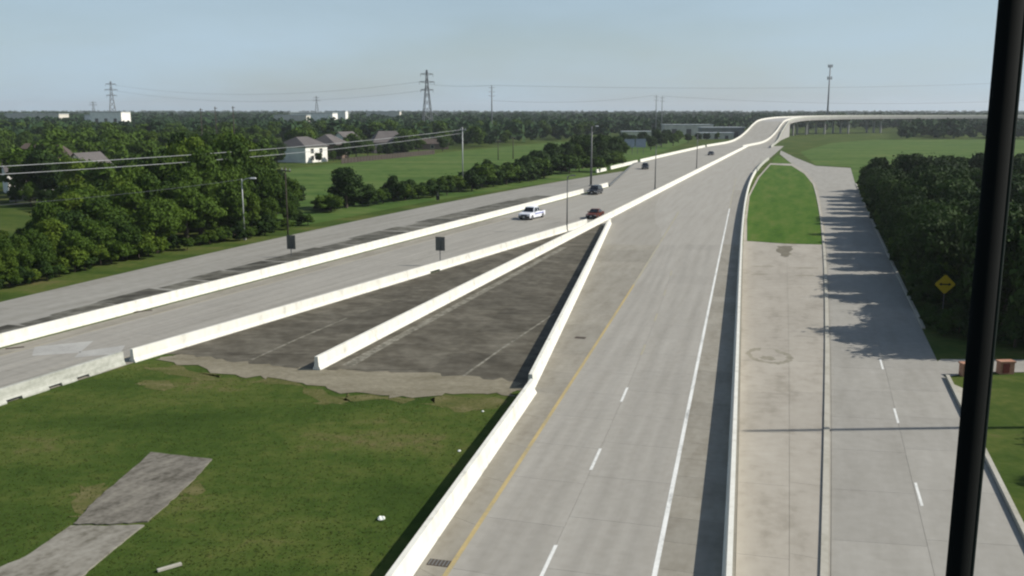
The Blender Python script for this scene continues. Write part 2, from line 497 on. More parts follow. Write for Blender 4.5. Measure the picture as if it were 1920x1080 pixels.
def jag(pts, amp, n, seed):
    rnd = random.Random(seed)
    out = []
    m = len(pts)
    for i in range(m):
        a, b = Vector(pts[i]), Vector(pts[(i + 1) % m])
        for k in range(n):
            p = a.lerp(b, k / n)
            out.append((p.x + rnd.uniform(-amp, amp), p.y + rnd.uniform(-amp, amp)))
    return out

# far pasture left of the toll road, and on the right beyond the trees
struct(poly_sheet('pasture', [P(*p) for p in [(470, 425), (500, 345), (520, 320), (640, 305), (830, 286), (1000, 270), (1170, 258), (1260, 258), (1300, 262), (1200, 300), (1090, 333), (800, 378), (560, 425)]], 0.006, M['field']), 'open green pasture behind the shrubs left of the toll road', 'pasture')
struct(poly_sheet('pasture', [P(*p) for p in [(1500, 285), (1560, 268), (1640, 262), (1990, 262), (1990, 300), (1660, 330), (1600, 345), (1595, 312), (1530, 310)]], 0.006, M['field']), 'open green pasture on the right behind the dark trees', 'pasture')

def strip(name, lc, rc, y0, y1, z, mat, step=8.0):
    n = max(2, int((y1 - y0) / step) + 1)
    bm = bmesh.new()
    prev = None
    for k in range(n):
        y = y0 + (y1 - y0) * k / (n - 1)
        a, b = bm.verts.new((lc(y), y, z)), bm.verts.new((rc(y), y, z))
        if prev: bm.faces.new((prev[0], prev[1], b, a))
        prev = (a, b)
    return from_bm(name, bm, mat, recalc=False)

def slabs(parent, lc, rc, y0, y1, pitch, z, mat, gap=0.014, skew=0.0, thick=0.02):
    """one concrete panel after another between two lines, each an object of its own"""
    y = y0
    while y < y1:
        ya, yb = y + gap / 2, y + pitch - gap / 2
        bm = bmesh.new()
        q = []
        for (cv, yy, s) in ((lc, ya, 1), (rc, ya, -1), (rc, yb, -1), (lc, yb, 1)):
            yy2 = yy + (skew if s < 0 else 0)
            q.append((cv(yy2) + s * gap / 2, yy2))
        top = [bm.verts.new((x, v, z)) for x, v in q]
        bot = [bm.verts.new((x, v, z - thick)) for x, v in q]
        uvl = bm.loops.layers.uv.new('UVMap')
        ft = bm.faces.new(top)
        for lp, uu in zip(ft.loops, ((0, 0), (1, 0), (1, 1), (0, 1))): lp[uvl].uv = uu
        for i in range(4):
            j = (i + 1) % 4
            bm.faces.new((top[i], bot[i], bot[j], top[j]))
        from_bm('slab', bm, mat, parent, recalc=False)
        y += pitch

ZB, ZS, ZM = 0.012, 0.030, 0.036
def off(c, d): return lambda y: c(y) + d

# --- main carriageway (the lanes that run away below the camera)
def main_left(y):
    if y < 55.5: return b4n(y)
    if y < 140: return b4f(y)
    return b3(y)
ROAD_END = 452.0
main = struct(strip('main_carriageway', lambda y: main_left(y) - 0.2, lambda y: b5(y) + 0.1 if y < 330 else b5(330) + (y - 330) * 0.325, 6, ROAD_END, ZB, M['joint'], 4.0), 'grey concrete carriageway with yellow and white lines leading to the overpass', 'road')
far_main = strip('far_lane', lambda y: main_left(y) + 0.05, lambda y: b5(y) - 0.05 if y < 330 else b5(330) + (y - 330) * 0.325, 100, ROAD_END, ZS - 0.008, M['lane'], 6.0)
far_main.parent = main
def fade_edge(y):
    t = min(1.0, max(0.0, (205 - y) / 80.0))
    return main_left(y) + 0.1 + (yl(y) - main_left(y) - 0.1) * t
for nm_, lc_, rc_ in (('far_shoulder', lambda y: main_left(y) + 0.06, fade_edge), ('far_shoulder', wl, lambda y: b5(y) - 0.3)):
    fs_ = strip(nm_, lc_, rc_, 101, 204, ZS - 0.004, M['shoulder_far'], 6.0)
    fs_.parent = main
SH = R(16)
slabs(main, off(main_left, 0.02), yl, 24, 119, 4.6, ZS, M['shoulder'], skew=-0.9)
slabs(main, yl, dl, 24, 119, 4.6, ZS, M['lane'], skew=-1.05)
slabs(main, dl, wl, 24, 119, 4.6, ZS, M['lane'], skew=-1.05)
slabs(main, wl, off(b5, -0.25), 24, 119, 2.3, ZS, M['shoulder'], skew=-0.7)

def line_strip(name, cv, y0, y1, w, z, mat, parent, step=5.0):
    o = strip(name, off(cv, -w / 2), off(cv, w / 2), y0, y1, z, mat, step)
    o.parent = parent
    return o
line_strip('edge_line', yl, 22, 92, 0.2, ZM, M['yellow_line'], main)
line_strip('edge_line', yl, 92, 160, 0.22, ZM, M['faint_yellow'], main)
line_strip('edge_line', wl, 22, 165, 0.2, ZM, M['white_line'], main)
line_strip('edge_line', wl, 165, 240, 0.16, ZM, M['faint_yellow'], main)
for yd in (21.0, 32.2, 43.1, 53.9, 64.8, 75.6, 86.4, 97.2):
    line_strip('lane_dash', dl, yd, yd + 2.9, 0.15, ZM, M['white_line'] if yd < 62 else M['faint_yellow'], main, 1.5)

# --- left carriageway (toll lanes with the traffic)
def left_edge(y):
    if y < 212: return b1(y) + 0.6
    if y < 300:
        t = (y - 212) / 88.0
        return (b1(212) + 0.6) * (1 - t) + (b1b(300) + 0.8) * t
    return b1b(y) + 0.4
def left_right(y):
    if y < 62: return b2(62) + (y - 62) * 0.463
    return b2(y) - 0.3 if y < 144 else b3(y) - 0.3
left = struct(strip('toll_carriageway', lambda y: left_edge(y) - 0.2, lambda y: left_right(y) + 0.1, 20, 445, ZB, M['joint'], 4.0), 'grey concrete toll carriageway carrying the traffic, between white barriers', 'road')
def lcol(f): return lambda y: left_edge(y) * (1 - f) + left_right(y) * f
for i, (fa, fb, mt) in enumerate([(0.0, 0.14, 'shoulder'), (0.14, 0.40, 'laneL'), (0.40, 0.66, 'laneL'), (0.66, 0.88, 'laneL'), (0.88, 1.0, 'shoulder')]):
    slabs(left, lcol(fa), lcol(fb), 24, 150, 5.3, ZS, M[mt], skew=-(fb - fa) * 5)
fl = strip('far_lane', off(left_edge, 0.05), off(left_right, -0.05), 140, 445, ZS - 0.008, M['laneL'], 6.0)
fl.parent = left
for f in (0.14, 0.88):
    line_strip('edge_line', lcol(f), 44, 200, 0.16, ZM, M['faint_yellow'], left)
# paler repaired panels near the left edge of the picture
for q in ([(65, 651), (175, 640), (150, 662), (60, 668)], [(150, 660), (235, 648), (225, 664), (140, 671)]):
    o = poly_sheet('repair_patch', [P(*p) for p in q], ZM, mat_plain('pale_repair', (0.345, 0.338, 0.31), rough=0.9) if 'rep' not in M else M['rep'], left)
    M['rep'] = o.data.materials[0]
for (px, py, w) in ((268, 584, 1.5), (28, 653, 1.2)):
    c = P(px, py)
    bm = bmesh.new(); add_box(bm, (c.x, c.y, 0.035), (0.35, w, 0.03), R(-62))
    from_bm('drain_grate', bm, M['iron'], left)

# --- left frontage road with mildewed strip against the barrier
def lf_right(y):
    if y < 212: return b1(y) - 0.3
    return left_edge(y) - 0.4
lfr = struct(strip('left_frontage_road', lg, lf_right, 30, 318, 0.02, M['leftroad'], 5.0), 'pale frontage road along the grass verge left of the toll lanes', 'road')
slabs_n = 0
yv = 40.0
rs_ = random.Random(12)
while yv < 190:
    ln = rs_.uniform(3.0, 6.5)
    bm = bmesh.new()
    sk = rs_.uniform(1.5, 3.0)
    cut = rs_.choice([0.0, 0.0, 0.05, 0.12])
    la = lambda y: ds(y) * (1 - cut) + (b1(y) - 0.45) * cut
    q = [(la(yv), yv), (b1(yv - sk) - 0.45, yv - sk), (b1(yv + ln - sk) - 0.45, yv + ln - sk), (la(yv + ln), yv + ln)]
    top = [bm.verts.new((x, v, 0.032)) for x, v in q]
    bot = [bm.verts.new((x, v, 0.0)) for x, v in q]
    bm.faces.new(top)
    for i in range(4):
        bm.faces.new((top[i], bot[i], bot[(i + 1) % 4], top[(i + 1) % 4]))
    from_bm('slope_panel', bm, M['darkstrip'], lfr)
    yv += ln + rs_.choice([0.15, 0.25, 0.4, 0.7])
# kerb where the frontage road joins the toll lanes, its shade put into a dark colour
bm = bmesh.new()
sweep(bm, [Vector((left_edge(y) - 0.35, y, 0)) for y in np.linspace(214, 312, 24)], [(-0.15, 0), (-0.15, 0.3), (0.15, 0.3), (0.2, 0)])
tag(from_bm('kerb', bm, M['darkgalv']), 'low kerb coloured dark for shade where the left frontage road joins the toll lanes', 'kerb')

# --- dark triangle between the barriers
def b4left(y): return b4f(y) - 0.6
tri_pts = [P(*p) for p in [(330, 668), (395, 686), (480, 692), (570, 699), (640, 708), (760, 718), (880, 727), (980, 733)]]
tri = [Vector((b2(y), y, 0)) for y in np.linspace(146, 66, 16)]
tri += [Vector(p) for p in tri_pts]
tri += [Vector((b4f(y) - 0.55, y, 0)) for y in np.linspace(58, 142, 16)]
gore = struct(poly_sheet('gore_paving', tri, 0.010, M['darkpave']), 'dark mildewed concrete triangle between the converging white barriers', 'pavement')
# its panels, between barrier lines
def tri_edge_y(x):
    ys = [(p.x, p.y) for p in tri_pts]
    for (xa, ya), (xb, yb) in zip(ys, ys[1:]):
        if xa <= x <= xb: return ya + (yb - ya) * (x - xa) / (xb - xa)
    return ys[0][1] if x < ys[0][0] else ys[-1][1]
def gslabs(fa, fb, lc, rc, ya, yb, pitch):
    L_ = lambda y: lc(y) * (1 - fa) + rc(y) * fa
    R_ = lambda y: lc(y) * (1 - fb) + rc(y) * fb
    slabs(gore, L_, R_, ya, yb, pitch, 0.022, M['darkpave'], gap=0.03, thick=0.014)
for fa, fb in ((0, 0.5), (0.5, 1.0)):
    gslabs(fa, fb, off(b2, 0.05), off(b3, -0.6), 65.0, 132, 6.7)
    gslabs(fa, fb, off(b3, 0.25), off(b4f, -0.62), 61.0 if fa == 0 else 58.5, 135, 6.7)
for ya_, yb_, ua_, ub_ in ((62, 118, 0.75, 1.5), (66, 110, -1.5, -1.15)):
    o = strip('worn_band', off(b3, ua_), off(b3, ub_), ya_, yb_, 0.0255, M['pale_joint'], 5.0)
    o.parent = gore
for pts in ([(470, 676), (560, 635), (650, 597)], [(655, 690), (760, 628), (900, 550)], [(868, 706), (940, 655), (1040, 588)]):
    w = [P(*p) for p in pts]
    bm = bmesh.new()
    sweep(bm, [Vector((p.x, p.y, 0.02)) for p in w], [(-0.09, 0), (-0.09, 0.012), (0.09, 0.012), (0.09, 0)])
    from_bm('sealed_joint', bm, M['pale_joint'], gore)

soil = struct(poly_sheet('bare_soil', jag([P(*p) for p in [(300, 672), (330, 666), (400, 672), (480, 684), (570, 690), (640, 694), (760, 699), (880, 708), (975, 714), (966, 742), (880, 738), (760, 746), (640, 736), (520, 712), (430, 704)]], 0.4, 6, 4), 0.030, M['soil']), 'strip of bare grey tan soil between grass and dark paving', 'soil')
for pts, sd in (([(270, 690), (330, 684), (420, 706), (400, 716), (320, 704)], 8), ([(820, 742), (950, 746), (930, 768), (860, 770), (800, 756)], 9), ([(560, 722), (650, 748), (640, 760), (590, 752)], 10), ([(250, 712), (330, 716), (320, 730), (260, 724)], 11), ([(500, 705), (560, 712), (560, 722), (480, 716)], 1), ([(640, 738), (760, 745), (770, 753), (650, 748)], 2), ([(135, 930), (180, 905), (200, 925), (160, 960), (140, 965)], 3), ([(330, 925), (372, 895), (380, 915), (345, 940)], 5)):
    where = {8: 'at the end of the cream barrier', 9: 'beside the barrier jog', 10: 'under the middle of the bare soil', 11: 'at the upper left of the near lawn', 1: 'below the blunt barrier end', 2: 'at the lower rim of the bare soil', 3: 'left of the old slab', 5: 'right of the old slab'}[sd]
    struct(poly_sheet('dry_grass_patch', jag([P(*p) for p in pts], 0.45, 5, sd), 0.007, M['dry']), 'patch of dry tan grass ' + where, 'grass')

# --- apron and right frontage road
apron = struct(strip('concrete_apron', off(b5, 0.1), off(kb, -0.1), 5, 119, ZB, M['joint'], 4.0), 'tan stained concrete apron between the barrier and the frontage road', 'pavement')
am = lambda y: (b5(y) + kb(y)) / 2 + 0.4
slabs(apron, off(b5, 0.25), am, 20, 116, 7.2, ZS, M['apron'], skew=-0.5)
slabs(apron, am, off(kb, -0.25), 20, 116, 7.2, ZS, M['apron'], skew=-0.5)
rnd = random.Random(8)
for (px, py, w, d, sd) in ((1440, 672, 1.3, 1.6, 3), (1475, 475, 1.6, 3.0, 4), (1430, 500, 3.2, 0.8, 5), (1510, 503, 3.2, 0.9, 6), (1425, 515, 2.8, 0.9, 7), (1510, 517, 3.0, 0.8, 8)):
    c = P(px, py)
    r2 = random.Random(sd)
    pts = []
    for k in range(22):
        a = 2 * math.pi * k / 22
        s = r2.uniform(0.55, 1.0)
        pts.append((c.x + math.cos(a) * w / 2 * s, c.y + math.sin(a) * d / 2 * s))
    poly_sheet('stain', pts, ZM - 0.003, M['stain2'], apron)

# bare earth washed out at the foot of the grass island
poly_sheet('washed_soil', jag([P(*p) for p in [(1455, 462), (1488, 462), (1482, 474), (1472, 484), (1460, 476)]], 0.3, 4, 6), ZM + 0.002, M['stain'], apron)
# ring shaped tyre mark on the apron
c = P(1442, 668)
r2 = random.Random(17)
def blob_ring(c, rx, ry, ri, n=40):
    bm = bmesh.new()
    o_, i_ = [], []
    for k in range(n):
        a = 2 * math.pi * k / n
        so, si = r2.uniform(0.93, 1.07), ri * r2.uniform(0.9, 1.1)
        if 0.9 < a < 1.7: si = so * 0.96
        o_.append(bm.verts.new((c.x + math.cos(a) * rx * so, c.y + math.sin(a) * ry * so, ZM - 0.003)))
        i_.append(bm.verts.new((c.x + math.cos(a) * rx * si, c.y + math.sin(a) * ry * si, ZM - 0.003)))
    for k in range(n):
        bm.faces.new((o_[k], o_[(k + 1) % n], i_[(k + 1) % n], i_[k]))
    return from_bm('tyre_mark', bm, M['stain2'], apron)
blob_ring(c, 1.55, 2.2, 0.74)

front = struct(poly_sheet('frontage_road', [Vector((kb(y), y, 0)) for y in np.linspace(4, 222, 50)] + [P(*p) for p in [(1502, 320), (1478, 302), (1462, 289), (1464, 282), (1490, 295), (1530, 311), (1595, 315)]] + [Vector((re_(y), y, 0)) for y in np.linspace(222, 4, 50)], ZB, M['frontage']), 'grey two lane frontage road half shaded by the trees on the right', 'road')
fm = lambda y: (kb(y) + re_(y)) / 2
slabs(front, off(kb, 0.1), fm, 20, 119, 5.2, ZS, M['frontage'], gap=0.014, skew=-0.6)
slabs(front, fm, off(re_, -0.05), 20, 119, 5.2, ZS, M['frontage'], gap=0.014, skew=-0.6)
# dashes of the frontage road
fdash = Curve([P(*p) for p in [(1684, 780), (1721, 927), (1652, 690)]], 1)
for yd in (27.4, 38.9, 50.0, 61.0):
    line_strip('lane_dash', fdash, yd, yd + 2.6, 0.13, ZM, M['white_line'], front, 1.5)
# side drive on the right
struct(poly_sheet('side_drive', [P(*p) for p in [(1742, 690), (1764, 674), (2060, 676), (2060, 698), (1830, 699), (1778, 707)]], 0.034, M['frontage'], None), 'short concrete side drive leaving the frontage road on the right', 'drive')

# kerbs
def kerb(name, cv, y0, y1, side, label, h=0.16, w=0.3, mat='kerb'):
    bm = bmesh.new()
    a, b = (0, w) if side > 0 else (-w, 0)
    sweep(bm, cv.pts(y0, y1, 5.0), [(a, 0), (a, h), (b, h), (b, 0)])
    return tag(from_bm(name, bm, M[mat]), label, 'kerb')
kerb('kerb', kb, 4, 222, -1, 'long straight pale kerb between tan apron and frontage road', 0.12, 0.28)
kerb('kerb', re_, 4, 59, 1, 'kerb on the right edge of the frontage road below the side drive', 0.24, 0.22)
kerb('kerb', re_, 73, 222, 1, 'kerb on the right edge of the frontage road along the dark trees', 0.14, 0.25)

# grass island
isl = [P(*p) for p in [(1401, 452), (1470, 457), (1541, 459), (1537, 400), (1529, 352), (1508, 326), (1484, 311), (1445, 309), (1424, 333), (1406, 368), (1401, 410)]]
struct(poly_sheet('grass_island', isl, 0.05, M['lawn'], thick=0.05), 'bright mown grass island between the barrier and frontage road', 'lawn')
isl2 = [P(*p) for p in [(1448, 306), (1484, 307), (1472, 298), (1458, 291), (1450, 298)]]
struct(poly_sheet('grass_island', isl2, 0.04, M['lawn'], thick=0.04), 'small grass tip beyond the cross strip at the overpass foot', 'lawn')
# pavement between the island tip and the barrier
struct(poly_sheet('island_border', [P(*p) for p in [(1393, 462), (1552, 464), (1541, 395), (1533, 349), (1512, 322), (1486, 307), (1444, 306), (1420, 333), (1402, 368), (1396, 410)]], 0.016, M['apron']), 'pale concrete border around the grass island', 'pavement')

# old pavement slabs in the grass
old = struct(poly_sheet('old_pavement', jag([P(*p) for p in [(284, 849), (397, 862), (371, 892), (330, 932), (276, 980), (205, 984), (138, 984), (168, 950), (212, 911)]], 0.05, 6, 3), 0.05, M['slab'], thick=0.07), 'abandoned grey concrete slab lying in the grass', 'slab')
struct(poly_sheet('old_pavement', jag([P(*p) for p in [(134, 987), (200, 988), (270, 986), (202, 1040), (150, 1086), (-60, 1110), (-40, 1082), (48, 1046)]], 0.04, 6, 4), 0.06, M['slab2'], thick=0.08), 'paler broken concrete slab at the bottom left corner of the grass', 'slab')

# ------------------------------------------------------------------ barriers
PROF = [(0.0, 0.0), (0.0, 0.08), (-0.12, 0.3), (-0.17, 0.92), (-0.40, 0.92), (-0.45, 0.3), (-0.57, 0.08), (-0.57, 0.0)]
PROFG = [(-0.05, 0.2), (-0.12, 0.3), (-0.17, 0.92), (-0.40, 0.92), (-0.45, 0.3), (-0.52, 0.2)]
def barrier(cv, y0, y1, label, mat='white', slots=(), step=5.0, h=1.0, group=None):
    bm = bmesh.new()
    pr = [(u, z * h) for u, z in PROF]
    pg = [(u, z * h) for u, z in PROFG]
    cur = y0
    for (s0, s1) in sorted(slots):
        sweep(bm, cv.pts(cur, s0, step), pr)
        sweep(bm, cv.pts(s0, s1, step), pg)
        cur = s1
    sweep(bm, cv.pts(cur, y1, step), pr)
    return tag(from_bm('concrete_barrier', bm, M[mat]), label, 'barrier', group)

barrier(b1, 35, 196, 'long white concrete barrier on the far left side of the toll lanes')
barrier(b1, 201, 213, 'short bright piece of white barrier just behind the dark car')
yb = P(815, 510).y
barrier(b2, 62.8, 141, 'cream white barrier on the near side of the toll lanes, with a drain gap', slots=[(yb - 0.9, yb + 0.9)])
b2w = Curve([P(*p) for p in [(8, 760), (130, 716), (246, 683)]], 1)
barrier(b2w, 30, 62.2, 'weathered grey green concrete barrier with drain slots at the left edge', 'weathered', slots=[(53.6, 54.6), (56.4, 57.3), (58.4, 59.3)])
# rear continuation of the barrier under the edge of the picture is the same piece
barrier(b3, 60.8, 446, 'long white median barrier that starts with a blunt end on dark paving', step=8.0)
barrier(b4n, 8, 55.6, 'thick white barrier beside the yellow line at the bottom of the picture')
barrier(b4f, 56.6, 143, 'white barrier along the right edge of the dark paving triangle')
bm = bmesh.new()
sweep(bm, [Vector((b5(y), y, 0)) for y in np.linspace(3, 262, 60)], [(0.12, 0), (0.12, 0.25), (0.11, 0.95), (-0.09, 0.95), (-0.2, 0.25), (-0.26, 0.0)])
tag(from_bm('concrete_barrier', bm, M['white']), 'pale topped barrier with dark shaded face between main lanes and tan apron', 'barrier')
bm = bmesh.new()
sweep(bm, [Vector((b5(y), y, 0)) for y in np.linspace(266, 330, 16)], [(0.24, 0), (0.2, 0.25), (0.13, 0.85), (-0.13, 0.85), (-0.2, 0.25), (-0.24, 0.0)])
tag(from_bm('concrete_barrier', bm, M['weathered']), 'weathered barrier piece bending towards the overpass beyond the grass island', 'barrier')
barrier(b1b, 260, 270, 'short white barrier stub on the grass at the frontage road end')
barrier(b1b, 275, 309, 'white barrier piece left of the frontage road merge')
barrier(b1b, 313, 440, 'white barrier left of the toll lanes climbing towards the overpass', step=8.0)

# drain grate in the shoulder, bottom
c = P(823, 1057)
bm = bmesh.new()
add_box(bm, (c.x, c.y, 0.034), (0.85, 0.5, 0.02), R(-14))
gr = from_bm('drain_grate', bm, M['iron'], main)
bm = bmesh.new()
for k in range(6):
    a = Vector((c.x, c.y, 0.047)) + Matrix.Rotation(R(-14), 3, 'Z') @ Vector((-0.35 + 0.14 * k, 0, 0))
    add_box(bm, a, (0.05, 0.44, 0.012), R(-14))
from_bm('bar', bm, M['darkgalv'], gr)
c = P(1088, 634)
bm = bmesh.new(); add_box(bm, (c.x, c.y, 0.034), (0.8, 0.55, 0.014), R(-20))
from_bm('drain_grate', bm, M['iron'], main)

# ------------------------------------------------------------------ overpass
OP = []
for (px, py, d) in ((1349, 270.5, 470), (1372, 264.0, 500), (1387, 256.0, 527), (1400, 245.0, 553), (1411, 233.5, 584), (1424, 225.0, 618), (1452, 220.5, 650), (1492, 218.8, 674), (1545, 217.6, 696), (1620, 217.0, 718), (1720, 216.8, 738), (1830, 216.6, 752), (1960, 216.4, 764), (2120, 216.4, 772)):
    OP.append(at_depth(px, py, d))
OP.insert(0, Vector((b1b(441), 441, 0.06)))
OP[1].z = max(OP[1].z, 0.4)
def smooth_path(pts, n=6):
    out = []
    for i in range(len(pts) - 1):
        p0, p1, p2, p3 = pts[max(i - 1, 0)], pts[i], pts[i + 1], pts[min(i + 2, len(pts) - 1)]
        for k in range(n):
            t = k / n
            out.append(0.5 * ((2 * p1) + (-p0 + p2) * t + (2 * p0 - 5 * p1 + 4 * p2 - p3) * t * t + (-p0 + 3 * p1 - 3 * p2 + p3) * t ** 3))
    out.append(pts[-1].copy())
    return out
OPS = smooth_path(OP)
# parapet tops were sighted: the deck lies one barrier height lower
for i, p in enumerate(OPS):
    p.z = max(0.06, p.z - 0.5)
over = empty('overpass', (OPS[0].x, OPS[0].y, 0))
tag(over, 'concrete overpass that climbs ahead and curves away to the right', 'overpass')
def rel(pts): return [p - Vector((OPS[0].x, OPS[0].y, 0)) for p in pts]
OPR = rel(OPS)
def width_at(i):
    return float(np.interp(OPS[i].y, [440, 470, 500, 550, 600, 700], [29.5, 26, 23.0, 20.0, 20.0, 20.0]))
def sweep_i(bm, i0, i1, profile):
    """sweep along the overpass with a profile that may change from station to station"""
    rings = []
    for i in range(i0, i1):
        d = OPR[min(i + 1, len(OPR) - 1)] - OPR[max(i - 1, 0)]
        d.z = 0
        d.normalize()
        r = Vector((d.y, -d.x, 0))
        rings.append([bm.verts.new(OPR[i] + r * u + Vector((0, 0, z))) for u, z in profile(i)])
    n = len(rings[0])
    for a_, b_ in zip(rings, rings[1:]):
        for k in range(n):
            bm.faces.new((a_[k], a_[(k + 1) % n], b_[(k + 1) % n], b_[k]))
    bm.faces.new(rings[0][::-1])
    bm.faces.new(rings[-1])
NOP = len(OPR)
kcut = next(i for i, p in enumerate(OPS) if p.y > 612)
bm = bmesh.new()
sweep_i(bm, 0, kcut + 1, lambda i: [(0, -0.9), (0, 0), (width_at(i), 0), (width_at(i), -0.9)])
ramp_deck = from_bm('ramp_deck', bm, M['laneL'], over)
bm = bmesh.new()
sweep_i(bm, kcut, NOP, lambda i: [(0, -1.6), (0, 0), (width_at(i), 0), (width_at(i), -1.6)])
from_bm('bridge_deck', bm, M['greyconc'], over)
d0_ = (OPS[2] - OPS[0]); d0_.z = 0; d0_.normalize()
UMED = (b3(447) - OPS[0].x) * d0_.y - (447 - OPS[0].y) * d0_.x - 0.55
for uf, mt, nm in ((lambda i: 0.0, 'white', 'parapet'), (lambda i: UMED, 'white', 'median_barrier'), (lambda i: width_at(i) - 0.5, 'weathered', 'parapet')):
    bm = bmesh.new()
    sweep_i(bm, 0, NOP, lambda i: [(uf(i), -0.1), (uf(i) + 0.1, 0.95), (uf(i) + 0.4, 0.95), (uf(i) + 0.5, -0.1)])
    from_bm(nm, bm, M[mt], over)
for uf in (lambda i: 0.15, lambda i: width_at(i) - 0.75):
    bm = bmesh.new()
    prev = None
    for i in range(kcut + 1):
        p = OPR[i]
        d = OPR[min(i + 1, len(OPR) - 1)] - OPR[max(i - 1, 0)]
        d.z = 0; d.normalize()
        r = Vector((d.y, -d.x, 0))
        row = []
        for uu in (uf(i), uf(i) + 0.6):
            q = Vector((p.x, p.y, 0)) + r * uu
            row += [bm.verts.new((q.x, q.y, -0.2)), bm.verts.new((q.x, q.y, max(0.0, p.z - 0.95)))]
        if prev:
            bm.faces.new((prev[0], row[0], row[1], prev[1]))
            bm.faces.new((prev[2], row[2], row[3], prev[3]))
            bm.faces.new((prev[1], row[1], row[3], prev[3]))
        prev = row
    from_bm('retaining_wall', bm, M['greyconc'], over)
for i in range(kcut, len(OPR), 5):
    p = OPR[i]
    d = OPR[min(i + 1, len(OPR) - 1)] - OPR[max(i - 1, 0)]
    d.z = 0; d.normalize()
    r = Vector((d.y, -d.x, 0))
    bm = bmesh.new()
    WIDTH = width_at(i)
    a = Vector((p.x, p.y, p.z - 2.3)) + r * 2
    b = Vector((p.x, p.y, p.z - 2.3)) + r * (WIDTH - 2)
    add_box(bm, (a + b) / 2, (1.4, WIDTH - 3, 1.38), math.atan2(r.y, r.x) - math.pi / 2)
    cap = from_bm('pier_cap', bm, M['greyconc'], over)
    for uu in (3.5, 10, 16.5):
        q = Vector((p.x, p.y, 0)) + r * uu
        bm = bmesh.new()
        add_tube(bm, [(q.x, q.y, -0.1), (q.x, q.y, p.z - 2.95)], 0.75, 12)
        from_bm('column', bm, M['greyconc'], over)

# ------------------------------------------------------------------ near mast on the right
mx_, my_ = 1.772, 3.5
mast = empty('camera_mast', (mx_, my_, 0))
tag(mast, 'black steel mast standing close to the viewer at the right edge', 'pole')
bm = bmesh.new()
add_tube(bm, [(0, 0, 0), (0, 0, 6), (0, 0, 19.5)], [0.06, 0.05, 0.0415], 20)
from_bm('pole', bm, M['mast'], mast, smooth=True)
bm = bmesh.new()
add_tube(bm, [(0.052, -0.012, 2), (0.052, -0.012, 10), (0.046, -0.012, 19.3)], 0.0075, 8)
from_bm('cable', bm, M['cable'], mast)
bm = bmesh.new()
add_tube(bm, [(0, 0, 0), (0, 0, 0.06)], 0.2, 12)
from_bm('base_plate', bm, M['mast'], mast)

# ------------------------------------------------------------------ trees
rng = np.random.default_rng(5)

def leaf_arrays(rng, lobes, n, leaf, hang=0.0):
    """lobes: (cx,cy,cz,rx,ry,rz); returns quad vertices (n*4,3) and tint per quad"""
    lob = np.array(lobes)
    w = (lob[:, 3] * lob[:, 4] + lob[:, 3] * lob[:, 5]) ** 1.0
    idx = rng.choice(len(lob), n, p=w / w.sum())
    d = rng.normal(size=(n, 3)); d /= np.linalg.norm(d, axis=1)[:, None]
    low = d[:, 2] < -0.3
    d[low, 2] *= 0.5
    rad = 0.62 + 0.42 * rng.random(n) ** 0.7
    far_ = rng.random(n) < 0.13
    rad[far_] *= rng.uniform(1.05, 1.45, far_.sum())
    c = lob[idx, :3] + d * lob[idx, 3:] * rad[:, None]
    nrm = d + rng.normal(size=(n, 3)) * 0.55
    nrm /= np.linalg.norm(nrm, axis=1)[:, None]
    t = np.cross(nrm, rng.normal(size=(n, 3))); t /= np.linalg.norm(t, axis=1)[:, None]
    b = np.cross(nrm, t)
    s = leaf * (0.6 + 0.8 * rng.random(n))[:, None]
    v = np.stack([c - t * s * 0.5 - b * s * 0.28, c + t * s * 0.5 - b * s * 0.28 * 0.4, c + t * s * 0.55 + b * s * 0.3, c - t * s * 0.4 + b * s * 0.34], axis=1)
    lobe_t = rng.random(len(lob))
    tint = 0.55 * rng.random(n) + 0.45 * lobe_t[idx]
    return v.reshape(-1, 3), tint

def quads_mesh(name, verts, tint, mat):
    n = len(verts) // 4
    me = bpy.data.meshes.new(name)
    me.vertices.add(n * 4)
    me.vertices.foreach_set('co', verts.astype(np.float32).ravel())
    me.loops.add(n * 4)
    me.loops.foreach_set('vertex_index', np.arange(n * 4, dtype=np.int32))
    me.polygons.add(n)
    me.polygons.foreach_set('loop_start', np.arange(0, n * 4, 4, dtype=np.int32))
    at = me.attributes.new('tint', 'FLOAT', 'FACE')
    at.data.foreach_set('value', tint.astype(np.float32))
    me.update()
    me.materials.append(mat)
    return me

def make_lobes(rng, w, h, z0, k, spread=0.62):
    lobes = [(0, 0, z0 + h * 0.48, w * 0.26, w * 0.26, h * 0.34)]
    for i in range(k):
        a = 2 * math.pi * (i / k) + rng.uniform(-0.5, 0.5)
        t = rng.random()
        zz = z0 + h * (0.16 + 0.68 * t)
        prof = math.sin(math.pi * min(1, 0.18 + 0.78 * t)) ** 0.7
        r = w * 0.5 * spread * prof * rng.uniform(0.55, 1.1)
        s = w * rng.uniform(0.07, 0.2)
        lobes.append((math.cos(a) * r, math.sin(a) * r, zz, s, s * rng.uniform(0.8, 1.2), s * rng.uniform(0.7, 1.0)))
    return lobes

def trunk_mesh(name, rng, h, rad, lobes):
    bm = bmesh.new()
    add_tube(bm, [(0, 0, -0.3), (rng.uniform(-.1, .1), rng.uniform(-.1, .1), h * 0.4), (rng.uniform(-.2, .2), rng.uniform(-.2, .2), h)], [rad * 1.3, rad, rad * 0.55], 7)
    for l in lobes[1:7]:
        add_tube(bm, [(0, 0, h * rng.uniform(0.55, 0.95)), (l[0] * 0.55, l[1] * 0.55, (h + l[2]) / 2), (l[0], l[1], l[2])], [rad * 0.45, rad * 0.3, rad * 0.1], 5)
    bmesh.ops.recalc_face_normals(bm, faces=bm.faces[:])
    me = bpy.data.meshes.new(name)
    bm.to_mesh(me); bm.free()
    me.materials.append(M['bark'])
    return me

